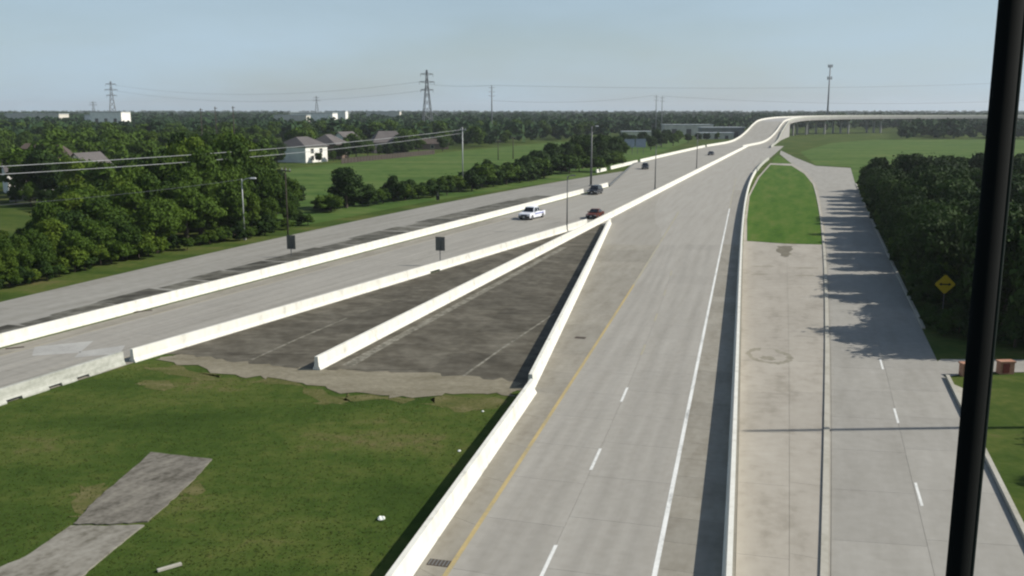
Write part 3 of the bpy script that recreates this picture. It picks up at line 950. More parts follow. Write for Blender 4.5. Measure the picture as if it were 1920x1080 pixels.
# unit trees: 10 m tall
KINDS = []
for i, (w, z0, k, n, leaf, lm) in enumerate([(9.0, 1.6, 32, 7000, 0.42, 'leafA'), (8.0, 1.2, 28, 6500, 0.40, 'leafB'), (10.0, 1.4, 36, 7500, 0.44, 'leafA'),
                                             (7.0, 1.0, 26, 6000, 0.38, 'leafC'), (9.5, 1.0, 34, 7000, 0.44, 'leafB'), (6.2, 0.8, 26, 5500, 0.36, 'leafA')]):
    r = np.random.default_rng(100 + i)
    lobes = make_lobes(r, w, 10 - z0, z0, k)
    v, t = leaf_arrays(r, lobes, n, leaf)
    KINDS.append((quads_mesh('crown', v, t, M[lm]), trunk_mesh('trunk', r, 5.0, 0.24, lobes)))
# shrubs: 4 m tall, crown down to the ground
SHRUBS = []
for i, (w, lm) in enumerate([(5.0, 'leafA'), (4.4, 'leafB'), (5.6, 'leafC')]):
    r = np.random.default_rng(200 + i)
    lobes = make_lobes(r, w, 4.0, 0.0, 13, 0.75)
    v, t = leaf_arrays(r, lobes, 3200, 0.32)
    SHRUBS.append((quads_mesh('foliage', v, t, M[lm]), trunk_mesh('stem', r, 1.6, 0.09, lobes)))

TREES = []
def plant(x, y, h, kind, label, group, name='tree', width=1.0, shrub=False, rz=None, cat=None, z=0.0):
    cr, tr = (SHRUBS if shrub else KINDS)[kind]
    s = h / (4.0 if shrub else 10.0)
    e = empty(name, (x, y, z), rng.uniform(0, 6.28) if rz is None else rz)
    e.scale = (s * width, s * width, s)
    link_mesh('foliage' if shrub else 'crown', cr, None, e)
    link_mesh('stem' if shrub else 'trunk', tr, None, e)
    tag(e, label, cat or ('shrub' if shrub else 'tree'), group)
    TREES.append((x, y, h))
    return e

def plant_px(px, base, top, kind, label, group, width=1.0, **kw):
    """base pixel on the ground, height from the sighted treetop"""
    g = P(px, base)
    a = at_depth(px, top, g.y)
    return plant(g.x, g.y, max(1.0, a.z), kind, label, group, width=width, **kw)

G = 'trees in the dense belt beside the left frontage road'
rb = random.Random(31)
bx = [-80, 8, 130, 250, 480, 570]
front_base = lambda px: float(np.interp(px, bx, [564, 535, 508, 480, 437, 416]))
top_line = lambda px: float(np.interp(px, [-80, 60, 100, 150, 200, 250, 300, 350, 420, 480, 515, 540, 575], [415, 400, 368, 338, 328, 300, 262, 238, 232, 252, 292, 328, 352]))
for row, (back, drop, step, kk, lab) in enumerate(((0, 0.42, 32, [0, 2, 5, 3], 'leafy tree in the front row of the dark belt by the left frontage road'),
                                    (14, 0.22, 30, [1, 3, 2, 0], 'leafy tree in the second row of the dark belt left of the road'),
                                    (32, 0.03, 30, [0, 3, 2, 3], 'tall leafy tree in the back rows of the left tree belt'),
                                    (52, 0.0, 34, [1, 3, 4, 2], 'tall leafy tree in the back rows of the left tree belt'))):
    px = -70 + 9 * row
    while px < 565:
        bs = front_base(px) - back * (1.0 - 0.3 * (px > 400)) + rb.uniform(-4, 4)
        tp = top_line(px) + (bs - top_line(px)) * (drop + rb.uniform(-0.03, 0.16))
        if bs - tp > 22 and not (row >= 2 and px < 95):
            plant_px(px, bs, tp, rb.choice(kk), lab, G, rb.uniform(0.85, 1.15) if tp > 330 else rb.uniform(0.7, 0.85))
        px += step * rb.uniform(0.8, 1.2)
GS = 'shrubs along the left grass verge'
px = -60
while px < 600:
    bs = front_base(px) + rb.uniform(3, 9)
    plant_px(px, bs, bs - rb.uniform(26, 52) * (1.0 if px < 300 else 0.75), rb.choice([0, 1, 2, 1]), 'bushy shrub at the foot of the dark tree belt on the left verge', GS, rb.uniform(1.0, 1.3), shrub=True, name='shrub')
    px += rb.uniform(16, 30)
for (px, base, top, k, w) in [(-30, 470, 418, 0, 1.1), (8, 468, 428, 3, 1.1), (38, 462, 424, 5, 1.1), (64, 458, 412, 0, 1.1), (92, 452, 400, 3, 1.0), (58, 388, 342, 0, 1.0), (88, 392, 352, 4, 1.1), (118, 396, 348, 0, 1.1), (142, 398, 345, 2, 1.1), (165, 400, 338, 3, 1.0), (30, 384, 346, 1, 1.0), (188, 398, 325, 0, 1.0)]:
    plant_px(px, base, top, k, 'tree close round the lawn and houses at the far left edge', 'trees round the left lawn', w)
# the lone round tree and the hedge beyond it
plant_px(650, 390, 303, 1, 'large round dark tree standing alone against the pasture', None, 1.12)
GH = 'shrubs and young trees along the pasture edge'
LH = 'shrub in the broken hedge between pasture and left frontage road'
for (px, base, top, k, w) in [(620, 398, 360, 0, 1.2), (690, 386, 345, 1, 1.2), (718, 382, 350, 0, 1.2), (738, 378, 328, 1, 0.9), (760, 376, 343, 2, 1.2), (785, 372, 345, 0, 1.3), (812, 370, 337, 1, 1.1), (838, 366, 325, 0, 1.0), (860, 360, 330, 2, 1.2), (885, 358, 318, 1, 1.2), (905, 352, 300, 0, 1.1), (925, 350, 306, 1, 1.1), (950, 346, 305, 0, 1.2), (975, 342, 303, 1, 1.2), (1000, 338, 292, 0, 1.2), (1020, 334, 282, 1, 1.1), (1120, 322, 290, 0, 1.3), (1150, 312, 286, 2, 1.3)]:
    plant_px(px, base, top, k, LH, GH, w, shrub=True, name='shrub')
px = 600
while px < 1150:
    bs = float(np.interp(px, [600, 800, 1000, 1150], [396, 364, 335, 308])) + rb.uniform(-4, 3)
    plant_px(px, bs, bs - rb.uniform(20, 40) * float(np.interp(px, [600, 850, 1000, 1150], [0.8, 0.9, 1.25, 1.0])), rb.choice([0, 1, 1]), LH, GH, rb.uniform(1.1, 1.5), shrub=True, name='shrub')
    px += rb.uniform(9, 22)
for (px, base, top, k, w) in [(1000, 325, 275, 1, 0.9), (1035, 322, 262, 4, 0.9), (1060, 320, 258, 1, 0.95), (1092, 316, 246, 4, 0.9), (1122, 310, 244, 1, 1.0), (1148, 300, 250, 4, 1.0), (915, 340, 292, 1, 0.8), (1080, 318, 270, 0, 1.0), (1165, 296, 262, 0, 1.2)]:
    plant_px(px, base, top, k, 'dark tree in the clump behind the tall light pole left of the toll lanes', 'dark clump behind the light pole', w)
for (px, base, top, k, w) in [(1230, 274, 238, 1, 1.0), (1250, 270, 240, 4, 1.0), (1272, 268, 244, 0, 1.1), (1310, 266, 246, 1, 1.1), (1345, 262, 248, 0, 1.1), (1205, 272, 244, 4, 1.0), (1172, 276, 245, 1, 1.1), (1185, 280, 250, 4, 1.1), (1220, 282, 250, 1, 1.1), (1240, 276, 246, 4, 1.1), (1262, 274, 250, 0, 1.2), (1290, 268, 248, 1, 1.2), (1325, 264, 248, 4, 1.2)]:
    plant_px(px, base, top, k, 'small far tree in front of the long pale sheds', 'trees near the far sheds', w)

for (px, base, top, k, w) in [(520, 312, 262, 4, 0.9), (648, 300, 262, 1, 1.0), (668, 298, 256, 4, 1.0), (690, 296, 262, 0, 1.0), (745, 293, 258, 1, 1.0), (765, 290, 256, 4, 1.0), (785, 287, 255, 0, 1.0), (830, 284, 252, 1, 1.0), (712, 293, 268, 5, 1.0), (612, 302, 276, 1, 0.9), (598, 305, 284, 4, 0.9), (636, 300, 270, 4, 0.9), (625, 303, 282, 0, 0.9), (728, 296, 266, 4, 1.0), (758, 293, 262, 1, 1.0), (150, 385, 345, 3, 1.0), (175, 378, 322, 0, 1.0), (70, 372, 340, 1, 1.0), (95, 384, 348, 5, 1.1), (205, 360, 300, 4, 1.0), (235, 350, 285, 2, 1.0)]:
    plant_px(px, base, top, k, 'tree crowding round the houses beyond the pasture and belt', 'trees close round the houses', w)

# right hand trees
GR = 'dark trees along the right frontage road'
LR = 'dense dark tree in the row shading the right frontage road'
rr = random.Random(21)
y = 70.5
first = True
while y < 202:
    for k, dx in enumerate((2.6, 8.5, 15.5, 23.5, 32.0)):
        if dx + re_(y) > 0.56 * y + 16: continue
        h = {0: 8.0, 1: 9.0, 2: 9.4, 3: 9.4, 4: 9.2}[k] * rr.uniform(0.86, 1.12) * (0.8 if y > 190 else 1.0)
        if y < 74: h *= 0.88
        if k == 0 and y < 82: dx = 6.6
        lab = ('dark tree in the front row overhanging the right frontage road' if k == 0 else 'dark tree of the second row behind the right roadside row' if k == 1 else 'dark tree in the depth of the right hand wood')
        if first: lab = 'dark tree at the near corner of the right wood above the side drive'
        first = False
        plant(re_(y) + dx + rr.uniform(-0.7, 0.9), y + rr.uniform(-1.3, 1.3) + 0.05 * dx, h, rr.choice([1, 4, 1, 4, 4]), lab, None if 'corner' in lab else GR, width=0.95 if k else rr.uniform(0.75, 0.95))
    y += 5.0 if y < 150 else 7.0
y = 71.0
while y < 205:
    if y > 85:
        plant(re_(y) + 1.6 + rr.uniform(-0.4, 0.6), y + rr.uniform(-1, 1), rr.uniform(2.6, 4.6), rr.choice([0, 1, 1]), 'low dark shrub at the kerb below the right hand tree row', 'shrubs under the right tree row', shrub=True, name='shrub', width=rr.uniform(0.8, 1.0))
    y += 2.9
for (x, yy, h) in ((37.6, 70.8, 10.5), (39.0, 66.8, 10.5), (43.5, 67.8, 12.0), (49.0, 68.0, 10.5), (42.0, 71.8, 12.0)):
    plant(x, yy, h, rr.choice([1, 4]), 'dark tree at the near end of the right wood beside the side drive', 'trees beside the side drive', width=0.85)
for (x, yy) in ((36.4, 81.5), (38.6, 79.6), (40.5, 78.4), (43.0, 77.6), (37.8, 84.0), (39.6, 75.4), (42.0, 74.0)):
    plant(x, yy, rr.uniform(2.6, 4.0), 1, 'dark shrub behind the yellow diamond sign', 'shrubs behind the diamond sign', shrub=True, name='shrub')
for (x, yy) in ((33.4, 73.2), (34.6, 71.6), (33.0, 70.6), (35.6, 73.4), (36.6, 75.6), (34.4, 69.2), (37.4, 73.0), (36.2, 70.2), (38.2, 77.2), (33.9, 75.4)):
    plant(x, yy, rr.uniform(1.5, 2.2), 1, 'low dark bush on the shaded verge in front of the diamond sign', 'bushes on the shaded verge', shrub=True, name='shrub')
for x in (36.5, 40.5, 45.0, 49.5):
    plant(x, 67.5 + rr.uniform(-0.6, 0.8), rr.uniform(2.4, 3.6), 1, 'low dark shrub at the edge of the side drive', 'shrubs beside the side drive', shrub=True, name='shrub')
# trees just out of view on the right whose shade falls on the verge
for (x, yy, h, k, lab) in ((38.5, 47.0, 9.0, 2, 'verge tree right of the mast nearer to the side drive'), (34.8, 41.4, 8.0, 0, 'verge tree right of the mast nearer to the viewer')):
    plant(x, yy, h, k, lab, None, width=0.8)

# mid distance trees on the left, among the houses
def inside(px, py, poly):
    c = False
    j = len(poly) - 1
    for i in range(len(poly)):
        xi, yi = poly[i]; xj, yj = poly[j]
        if (yi > py) != (yj > py) and px < (xj - xi) * (py - yi) / (yj - yi) + xi: c = not c
        j = i
    return c
FIELD = [(470, 440), (490, 345), (515, 312), (640, 300), (760, 292), (840, 283), (1000, 267), (1170, 256), (1330, 252), (1400, 262), (1200, 306), (1090, 342), (800, 390), (520, 450)]
RFIELD = [(1440, 320), (1455, 262), (1640, 261), (2010, 261), (2010, 305), (1660, 340), (1600, 345)]
LAWN = [(-20, 424), (-20, 383), (85, 383), (90, 424)]
KEEP = [(120, 340, 18, 20), (20, 335, 14, 20), (570, 300, 65, 32), (622, 288, 40, 26), (720, 285, 40, 20), (205, 226, 40, 14), (600, 219, 60, 12)]
def free_spot(x, y, h):
    px, py = pix(x, y)
    if inside(px, py, FIELD) or inside(px, py, RFIELD) or inside(px, py, LAWN): return False
    _, ty = pix(x, y, h)
    for (bx, by, w, hh) in KEEP:
        if abs(px - bx) < w and py > by - 6 and ty < by - 2: return False
    # road corridor
    if y < 640:
        lx = b1b(y) if y > 300 else lg(max(30, y))
        if lx - 14 < x < lx + 75: return False
    return True
cands = 0
placed = 0
GM = 'garden and street trees among the far houses'
pts = []
while placed < 80 and cands < 9000:
    cands += 1
    yy = 165 + 440 * rng.random() ** 1.15
    xx = rng.uniform(-0.58 * yy, 0.12 * yy)
    h = rng.uniform(6.5, 11.5)
    if not free_spot(xx, yy, h): continue
    if any((xx - a) ** 2 + (yy - b) ** 2 < 49 for a, b in pts): continue
    pts.append((xx, yy))
    plant(xx, yy, h, int(rng.integers(0, 6)), 'mid distance tree among the houses beyond the left tree belt', GM, width=rng.uniform(0.9, 1.2))
    placed += 1

# the rest of that wood stands too close to count: one mass
def mid_wood():
    protos = []
    for i in range(5):
        r = np.random.default_rng(400 + i)
        lobes = make_lobes(r, 10.0, 9.4, 0.4, 18, 0.7)
        protos.append(leaf_arrays(r, lobes, 1100, 0.95))
    r = np.random.default_rng(41)
    V, T = [], []
    n = tries = 0
    while n < 210 and tries < 9000:
        tries += 1
        yy = 160 + 440 * r.random() ** 1.05
        xx = r.uniform(-0.6 * yy, 0.12 * yy)
        h = r.uniform(7, 12)
        if not free_spot(xx, yy, h): continue
        if any((xx - a) ** 2 + (yy - b) ** 2 < 42 for a, b in pts): continue
        pts.append((xx, yy))
        v, t = protos[int(r.integers(0, 5))]
        a = r.uniform(0, 6.28); s = h / 9.8; ws = s * r.uniform(0.85, 1.15)
        ca, sa = math.cos(a), math.sin(a)
        V.append(np.stack([(v[:, 0] * ca - v[:, 1] * sa) * ws + xx, (v[:, 0] * sa + v[:, 1] * ca) * ws + yy, v[:, 2] * s], 1))
        T.append(np.clip(t * 0.75 + r.uniform(0, 0.5), 0, 1))
        n += 1
    tag(link_mesh('neighbourhood_wood', quads_mesh('neighbourhood_wood', np.concatenate(V), np.concatenate(T), M['leafA'])), 'dense green canopy between the far houses on the left', 'wood', kind='stuff')
mid_wood()

# far wood to the horizon: one mass
def far_wood():
    protos = []
    for i in range(5):
        r = np.random.default_rng(300 + i)
        lobes = make_lobes(r, 10.0, 9.0, 0.6, 12, 0.75)
        v, t = leaf_arrays(r, lobes, 110, 2.1)
        protos.append((v, t))
    r = np.random.default_rng(77)
    V, T = [], []
    n = 0
    tries = 0
    while n < 5200 and tries < 60000:
        tries += 1
        u = r.random()
        yy = 430 * (4600 / 430) ** (u ** 0.85)
        xx = r.uniform(-0.62, 0.64) * yy
        h = r.uniform(7.5, 12.5) * (1.0 if yy < 900 else 1.15)
        px, py = pix(xx, yy)
        if yy < 640 and xx > -0.15 * yy and xx < b1b(yy) - 14 and yy < 600 and inside(px, py, FIELD): continue
        if inside(px, py, FIELD) or inside(px, py, RFIELD): continue
        if yy < 600 and xx < 0.1 * yy and r.random() < 0.55: continue
        if not free_spot(xx, yy, h): continue
        if yy < 800 and px > 1385 and yy < 790: 
            if not (px > 1690 and yy > 560 and yy < 690): continue
        k = int(r.integers(0, 5))
        v, t = protos[k]
        a = r.uniform(0, 6.28)
        s = h / 9.6
        ws = s * r.uniform(0.9, 1.25)
        ca, sa = math.cos(a), math.sin(a)
        w = np.empty_like(v)
        w[:, 0] = (v[:, 0] * ca - v[:, 1] * sa) * ws + xx
        w[:, 1] = (v[:, 0] * sa + v[:, 1] * ca) * ws + yy
        w[:, 2] = v[:, 2] * s
        V.append(w)
        T.append(np.clip(t * 0.7 + r.uniform(0, 0.45), 0, 1))
        n += 1
    me = quads_mesh('far_wood', np.concatenate(V), np.concatenate(T), M['leafFar'])
    o = link_mesh('far_wood', me)
    tag(o, 'dark green wood reaching to the horizon', 'wood', kind='stuff')
far_wood()

# grass blades on the near field
def near_grass():
    r = np.random.default_rng(9)
    n = 26000
    yy = r.uniform(31, 66, n)
    u = r.random(n)
    lo = -0.66 * yy
    hi = np.array([b4n(v) - 1.5 for v in yy])
    xx = lo + (hi - lo) * u
    # keep clear of paving and slabs
    ok = np.ones(n, bool)
    slab_polys = [[(284, 845), (400, 862), (371, 895), (276, 984), (207, 988), (136, 988), (168, 950), (212, 911)], [(134, 985), (200, 986), (272, 984), (202, 1044), (150, 1086), (-60, 1110), (-40, 1082), (48, 1042)]]
    soilp = [(-20, 770), (-20, 500), (1100, 500), (1000, 738), (880, 742), (640, 736), (520, 712), (300, 680), (246, 688)]
    for i in range(n):
        px, py = pix(xx[i], yy[i])
        px += r.normal() * 5; py += r.normal() * 4
        if inside(px, py, soilp) or inside(px, py, slab_polys[0]) or inside(px, py, slab_polys[1]): ok[i] = False
    xx, yy = xx[ok], yy[ok]
    n = len(xx)
    h = r.uniform(0.015, 0.045, n)
    a = r.uniform(0, 6.28, n)
    w = r.uniform(0.02, 0.045, n)
    lx, ly = r.normal(size=n) * 0.05, r.normal(size=n) * 0.05
    c, s = np.cos(a) * w, np.sin(a) * w
    z = np.zeros(n)
    v = np.stack([np.stack([xx - c, yy - s, z], 1), np.stack([xx + c, yy + s, z], 1), np.stack([xx + lx + c * 0.3, yy + ly + s * 0.3, h], 1), np.stack([xx + lx - c * 0.3, yy + ly - s * 0.3, h], 1)], axis=1).reshape(-1, 3)
    me = quads_mesh('grass', v, r.random(n), M['blades'])
    o = link_mesh('grass', me)
    tag(o, 'short grass blades on the near green field', 'grass', kind='stuff')
near_grass()

# ------------------------------------------------------------------ buildings
def house(x, y, rz, w, d, hw, hr, wall, roof, label, name='house', hip=0.0, windows=((0.25, 0.5), (0.7, 0.5)), group=None, over=0.5):
    """gable (or hip) house; local -y is its front, w along x"""
    e = empty(name, (x, y, 0), rz)
    bm = bmesh.new()
    add_box(bm, (0, 0, hw / 2 - 0.1), (w, d, hw + 0.2))
    from_bm('wall', bm, M[wall], e)
    if not hip:
        for s in (-1, 1):
            bm = bmesh.new()
            a = [(s * (w / 2 - 0.02), -d / 2, hw), (s * (w / 2 - 0.02), d / 2, hw), (s * (w / 2 - 0.02), 0, hw + hr - 0.1)]
            b_ = [(p[0] - s * 0.2, p[1], p[2]) for p in a]
            va = [bm.verts.new(p) for p in a]; vb = [bm.verts.new(p) for p in b_]
            bm.faces.new(va); bm.faces.new(vb[::-1])
            for i in range(3):
                bm.faces.new((va[i], va[(i + 1) % 3], vb[(i + 1) % 3], vb[i]))
            from_bm('gable', bm, M[wall], e)
    bm = bmesh.new()
    wx, dy = w / 2 + over, d / 2 + over
    rx = wx - hip
    t = 0.18
    z0 = hw - 0.12
    pts = [(-wx, -dy, z0), (wx, -dy, z0), (wx, dy, z0), (-wx, dy, z0), (-rx, 0, hw + hr), (rx, 0, hw + hr)]
    lo = [bm.verts.new(p) for p in pts]
    up = [bm.verts.new((p[0], p[1], p[2] + t)) for p in pts]
    for vs, fl_ in ((up, False), (lo, True)):
        for f in ((0, 1, 5, 4), (2, 3, 4, 5), (1, 2, 5), (3, 0, 4)):
            if len(f) == 3 and not hip: continue
            q = [vs[i] for i in f]
            bm.faces.new(q[::-1] if fl_ else q)
    ring = [0, 1, 2, 3] if hip else [0, 1, 5, 2, 3, 4]
    for i in range(len(ring)):
        a, b = ring[i], ring[(i + 1) % len(ring)]
        bm.faces.new((lo[a], lo[b], up[b], up[a]))
    from_bm('roof', bm, M[roof], e)
    for (fx, fz) in windows:
        bm = bmesh.new()
        add_box(bm, (-w / 2 + fx * w, -d / 2 - 0.03, hw * fz), (1.3, 0.1, 1.4))
        wi = from_bm('window', bm, M['glass'], e)
        bm = bmesh.new()
        for dx in (-0.72, 0.72): add_box(bm, (-w / 2 + fx * w + dx, -d / 2 - 0.05, hw * fz), (0.12, 0.14, 1.56))
        for dz in (-0.74, 0.74): add_box(bm, (-w / 2 + fx * w, -d / 2 - 0.055, hw * fz + dz), (1.3, 0.13, 0.12))
        from_bm('frame', bm, M['wallcream'], wi)
    tag(e, label, 'house' if name == 'house' else 'building', group)
    return e

g = P(560, 305)
house(g.x, g.y + 6, R(62), 11, 12, 5.2, 2.8, 'wallwhite', 'roofgrey', 'white two storey house with grey roof at the near pasture edge', windows=((0.3, 0.72), (0.7, 0.72), (0.3, 0.28)), hip=3.2)
g = P(604, 300)
house(g.x, g.y + 12, R(70), 9, 11, 5.0, 3.2, 'wallbrown', 'roofgrey', 'brown walled house with grey hip roof behind the white house', hip=3.0)
g = P(628, 292)
house(g.x, g.y + 24, R(58), 8, 9, 4.8, 3.4, 'wallwhite', 'roofgrey', 'small pale gabled house right of the brown walled house')
g = P(722, 288)
house(g.x, g.y + 8, R(20), 13, 10, 4.2, 4.2, 'roofgrey', 'roofgrey', 'dark grey house half hidden by trees beyond the pasture hedge', hip=3.5)
g = P(806, 281)
house(g.x, g.y + 8, R(10), 14, 9, 2.4, 2.0, 'wallbrown', 'roofbrown', 'low brown roofed shed at the far pasture edge', 'shed', hip=3.0, windows=((0.5, 0.5),))
g = P(38, 372)
house(g.x - 5, g.y + 14, R(35), 9, 8, 4.6, 2.4, 'wallwhite', 'roofgrey', 'white gabled house at the left edge behind the fence')
g = P(112, 366)
house(g.x, g.y + 14, R(72), 7, 7, 4.6, 3.2, 'wallwhite', 'roofgrey', 'tall white gabled house above the tree belt on the left')
g = P(135, 372)
house(g.x, g.y + 2, R(75), 6, 5, 3.0, 1.8, 'wallwhite', 'roofpale', 'low outbuilding with a bright pale roof left among the trees', 'outbuilding')
g = P(85, 332)
house(g.x, g.y, R(15), 15, 11, 4.4, 4.0, 'wallbrown', 'roofbrown', 'brown roofed house behind the tall white gabled house', hip=4.0)

# pale far commercial buildings
def shed(px, py, w, d, h, wall, label, rz=0.0, dist=None):
    g = P(px, py) if dist is None else Vector((at_depth(px, py, dist).x, dist, 0))
    e = empty('warehouse', (g.x, g.y, 0), rz)
    bm = bmesh.new(); add_box(bm, (0, 0, h / 2 - 0.1), (w, d, h + 0.2)); from_bm('wall', bm, M[wall], e)
    bm = bmesh.new(); add_box(bm, (0, 0, h + 0.35), (w + 0.8, d + 0.8, 0.5)); from_bm('roof', bm, M['roofpale'], e)
    for k in range(3):
        bm = bmesh.new(); add_box(bm, (-w * 0.3 + k * w * 0.3, -d / 2 - 0.05, h * 0.35), (w * 0.1, 0.2, h * 0.6)); from_bm('door', bm, M['roofgrey'], e)
    return tag(e, label, 'building')
shed(208, 226, 26, 20, 14.5, 'wallwhite', 'bright white block building on the left horizon below the lattice tower', dist=820)
shed(183, 224, 16, 14, 12.0, 'wallwhite', 'lower white wing just left of the bright block building', dist=835)
shed(70, 222, 50, 20, 12.5, 'wallcream', 'long pale building near the left end of the horizon', dist=900)
shed(590, 216, 36, 24, 13.5, 'wallwhite', 'pale broad roofed building on the horizon above the white house', dist=850)
shed(548, 219, 26, 16, 12, 'wallcream', 'low pale building left of the broad roofed one on the horizon', dist=780)
shed(632, 213, 18, 14, 15, 'wallwhite', 'small white building right of the broad roofed one on the horizon', dist=900)
shed(720, 210, 34, 16, 14.5, 'wallcream', 'thin pale roof strip on the horizon left of the tall lattice tower', dist=1000)
shed(1288, 243, 32, 14, 6.6, 'wallcream', 'long pale shed left of the overpass ramp', dist=640)
shed(1352, 249, 26, 14, 5.6, 'fence', 'grey shed with pale roof right next to the overpass ramp', dist=600)
shed(1340, 252, 20, 9, 3.2, 'wallcream', 'low pale shed in front of the grey shed', dist=560)
shed(1195, 252, 18, 10, 4, 'wallcream', 'small pale building behind the tall light pole', dist=560)

# board fence left
g = P(62, 378)
fe = empty('board_fence', (g.x, g.y, 0), R(12))
tag(fe, 'grey board fence behind the lawn at the left edge', 'fence')
bm = bmesh.new(); add_box(bm, (0, 0, 0), (0.28, 0.04, 1.9)); me_b = bpy.data.meshes.new('board'); bm.to_mesh(me_b); bm.free(); me_b.materials.append(M['fence'])
for k in range(26):
    o = link_mesh('board', me_b, None, fe)
    o.location = (-3.9 + 0.3 * k, 0, 0.95)
for z in (0.5, 1.5):
    bm = bmesh.new(); add_box(bm, (0, 0.05, z), (7.9, 0.05, 0.1)); from_bm('rail', bm, M['fence'], fe)
for x in (-4.0, 0.0, 3.9):
    bm = bmesh.new(); add_box(bm, (x, 0.12, 1.0), (0.12, 0.12, 2.1)); from_bm('post', bm, M['fence'], fe)
# long fence at the far pasture edge
a, b = P(640, 307), P(815, 289)
fe = empty('board_fence', (a.x, a.y, 0), 0)
tag(fe, 'dark low fence running along the far edge of the pasture', 'fence')
dv = b - a; dv.z = 0
nb = 34
ang = math.atan2(dv.y, dv.x)
bm = bmesh.new(); add_box(bm, (0, 0, 0), (dv.length / nb * 0.94, 0.08, 1.7)); me_b = bpy.data.meshes.new('panel'); bm.to_mesh(me_b); bm.free(); me_b.materials.append(M['wood'])
for k in range(nb):
    o = link_mesh('panel', me_b, None, fe)
    q = dv * ((k + 0.5) / nb)
    o.location = (q.x, q.y, 0.85); o.rotation_euler = (0, 0, ang)

# ------------------------------------------------------------------ poles, towers, wires
def light_pole(x, y, h, rad, label, mat='galv', arm=1.6, rz=0.0, double=False, z0=0.0, head='lamp', group=None):
    e = empty('light_pole', (x, y, z0), rz)
    bm = bmesh.new(); add_tube(bm, [(0, 0, 0), (0, 0, h)], [rad, rad * 0.6], 10); from_bm('pole', bm, M[mat], e, smooth=True)
    bm = bmesh.new(); add_box(bm, (0, 0, 0.15), (rad * 3.4, rad * 3.4, 0.3)); from_bm('base', bm, M['greyconc'], e)
    for s in ((1, -1) if double else (1,)):
        bm = bmesh.new(); add_tube(bm, [(0, 0, h - 0.4), (s * arm * 0.4, 0, h - 0.02), (s * arm, 0, h + 0.1)], 0.06, 6); ar = from_bm('arm', bm, M[mat], e)
        bm = bmesh.new(); add_box(bm, (s * (arm + 0.3), 0, h + 0.08), (0.8, 0.34, 0.18), 0, 0.7); from_bm('luminaire', bm, M[head], e)
    return tag(e, label, 'light pole', group)

def pole_px(px, base, top, rad, label, **kw):
    g = P(px, base)
    h = at_depth(px, top, g.y).z
    return light_pole(g.x, g.y, h, rad, label, **kw)

pole_px(459, 450, 335, 0.10, 'slim grey street light in front of the left tree belt', arm=1.2)
pole_px(1108, 349, 237, 0.26, 'tall thick dark light pole rising behind the dark car', mat='darkgalv', arm=0.9)
pole_px(1063, 434, 330, 0.10, 'slim light pole on the cream barrier right of the white pickup', mat='darkgalv', arm=0.5, head='darkgalv')
pole_px(1228, 355, 272, 0.13, 'slim light pole on the median barrier, second from the dark red car', mat='darkgalv', arm=0.6, head='darkgalv')
pole_px(1306, 316, 252, 0.14, 'slim far light pole on the median barrier near the overpass foot', mat='darkgalv', arm=0.6, head='darkgalv')

def utility_pole(x, y, h, label, mat='wood', cross=True, rad=0.16, rz=0.0, arms=1):
    e = empty('utility_pole', (x, y, 0), rz)
    bm = bmesh.new(); add_tube(bm, [(0, 0, -0.2), (0, 0, h)], [rad, rad * 0.65], 8); from_bm('pole', bm, M[mat], e, smooth=True)
    if cross:
        for k in range(arms):
            bm = bmesh.new(); add_box(bm, (0, rad, h - 0.6 - 1.3 * k), (2.6, 0.14, 0.16)); ca = from_bm('crossarm', bm, M[mat], e)
            for dx in (-1.15, 0.0, 1.15):
                bm = bmesh.new(); add_tube(bm, [(dx, rad, h - 0.52 - 1.3 * k), (dx, rad, h - 0.25 - 1.3 * k)], [0.08, 0.05], 6); from_bm('insulator', bm, M['galv'], ca)
    return tag(e, label, 'utility pole')

wires = []
g = P(868, 356); hp = at_depth(868, 238, g.y).z
utility_pole(g.x, g.y, hp, 'pale straight utility pole standing in the hedge before the pasture', 'galv', True, 0.15, R(-60))
poleA = Vector((g.x, g.y, hp))
poleB = Vector((-62, 88, 11.4))
utility_pole(poleB.x, poleB.y, 11.6, 'wooden utility pole beyond the left edge carrying the bright wires', rz=R(-60))
def wire(a, b, sag, rad, mat, label, grp):
    bm = bmesh.new()
    pts = []
    for k in range(21):
        t = k / 20
        p = Vector(a).lerp(Vector(b), t)
        p.z -= sag * 4 * t * (1 - t)
        pts.append(p)
    add_tube(bm, pts, rad, 4)
    return tag(from_bm('power_line', bm, M[mat]), label, 'wire', grp)
for dz, sag in ((0.0, 0.8), (-0.75, 1.0)):
    wire(poleB + Vector((0.4, 0, dz - 0.3)), poleA + Vector((-0.3, 0, dz - 0.6)), sag, 0.036, 'wire', 'bright power line sagging across the left tree belt', 'bright power lines on the left')
wire(poleB + Vector((0.4, 0, -4.0)), Vector((P(459, 450).x, P(459, 450).y, 8.0)), 0.5, 0.016, 'darkwire', 'thin lower cable running to the slim grey street light', None)
for (px, base, top, rad, lab) in ((540, 441, 312, 0.11, 'thin dark utility pole rising behind the left sign back'), (381, 292, 203, 0.24, 'leftmost of three tall dark poles above the left trees'), (408, 290, 200, 0.24, 'middle of three tall dark poles above the left trees'), (441, 288, 199, 0.26, 'rightmost of three tall dark poles above the left trees'),
                                 (934, 300, 262, 0.16, 'dark pole in the pasture, left of a near twin'), (962, 298, 256, 0.18, 'dark pole in the pasture, right of a near twin'), (765, 280, 244, 0.2, 'dark pole standing beside the dark grey house')):
    g = P(px, base)
    utility_pole(g.x, g.y, at_depth(px, top, g.y).z, lab, 'wood', True, rad, R(-50))

# utility pole just past the right edge of the view: its shadow lies across the frontage road
utility_pole(41.3, 49.95, 21.4, 'tall utility pole beyond the right edge, its shadow crossing the frontage road', 'wood', False, 0.24, 0)

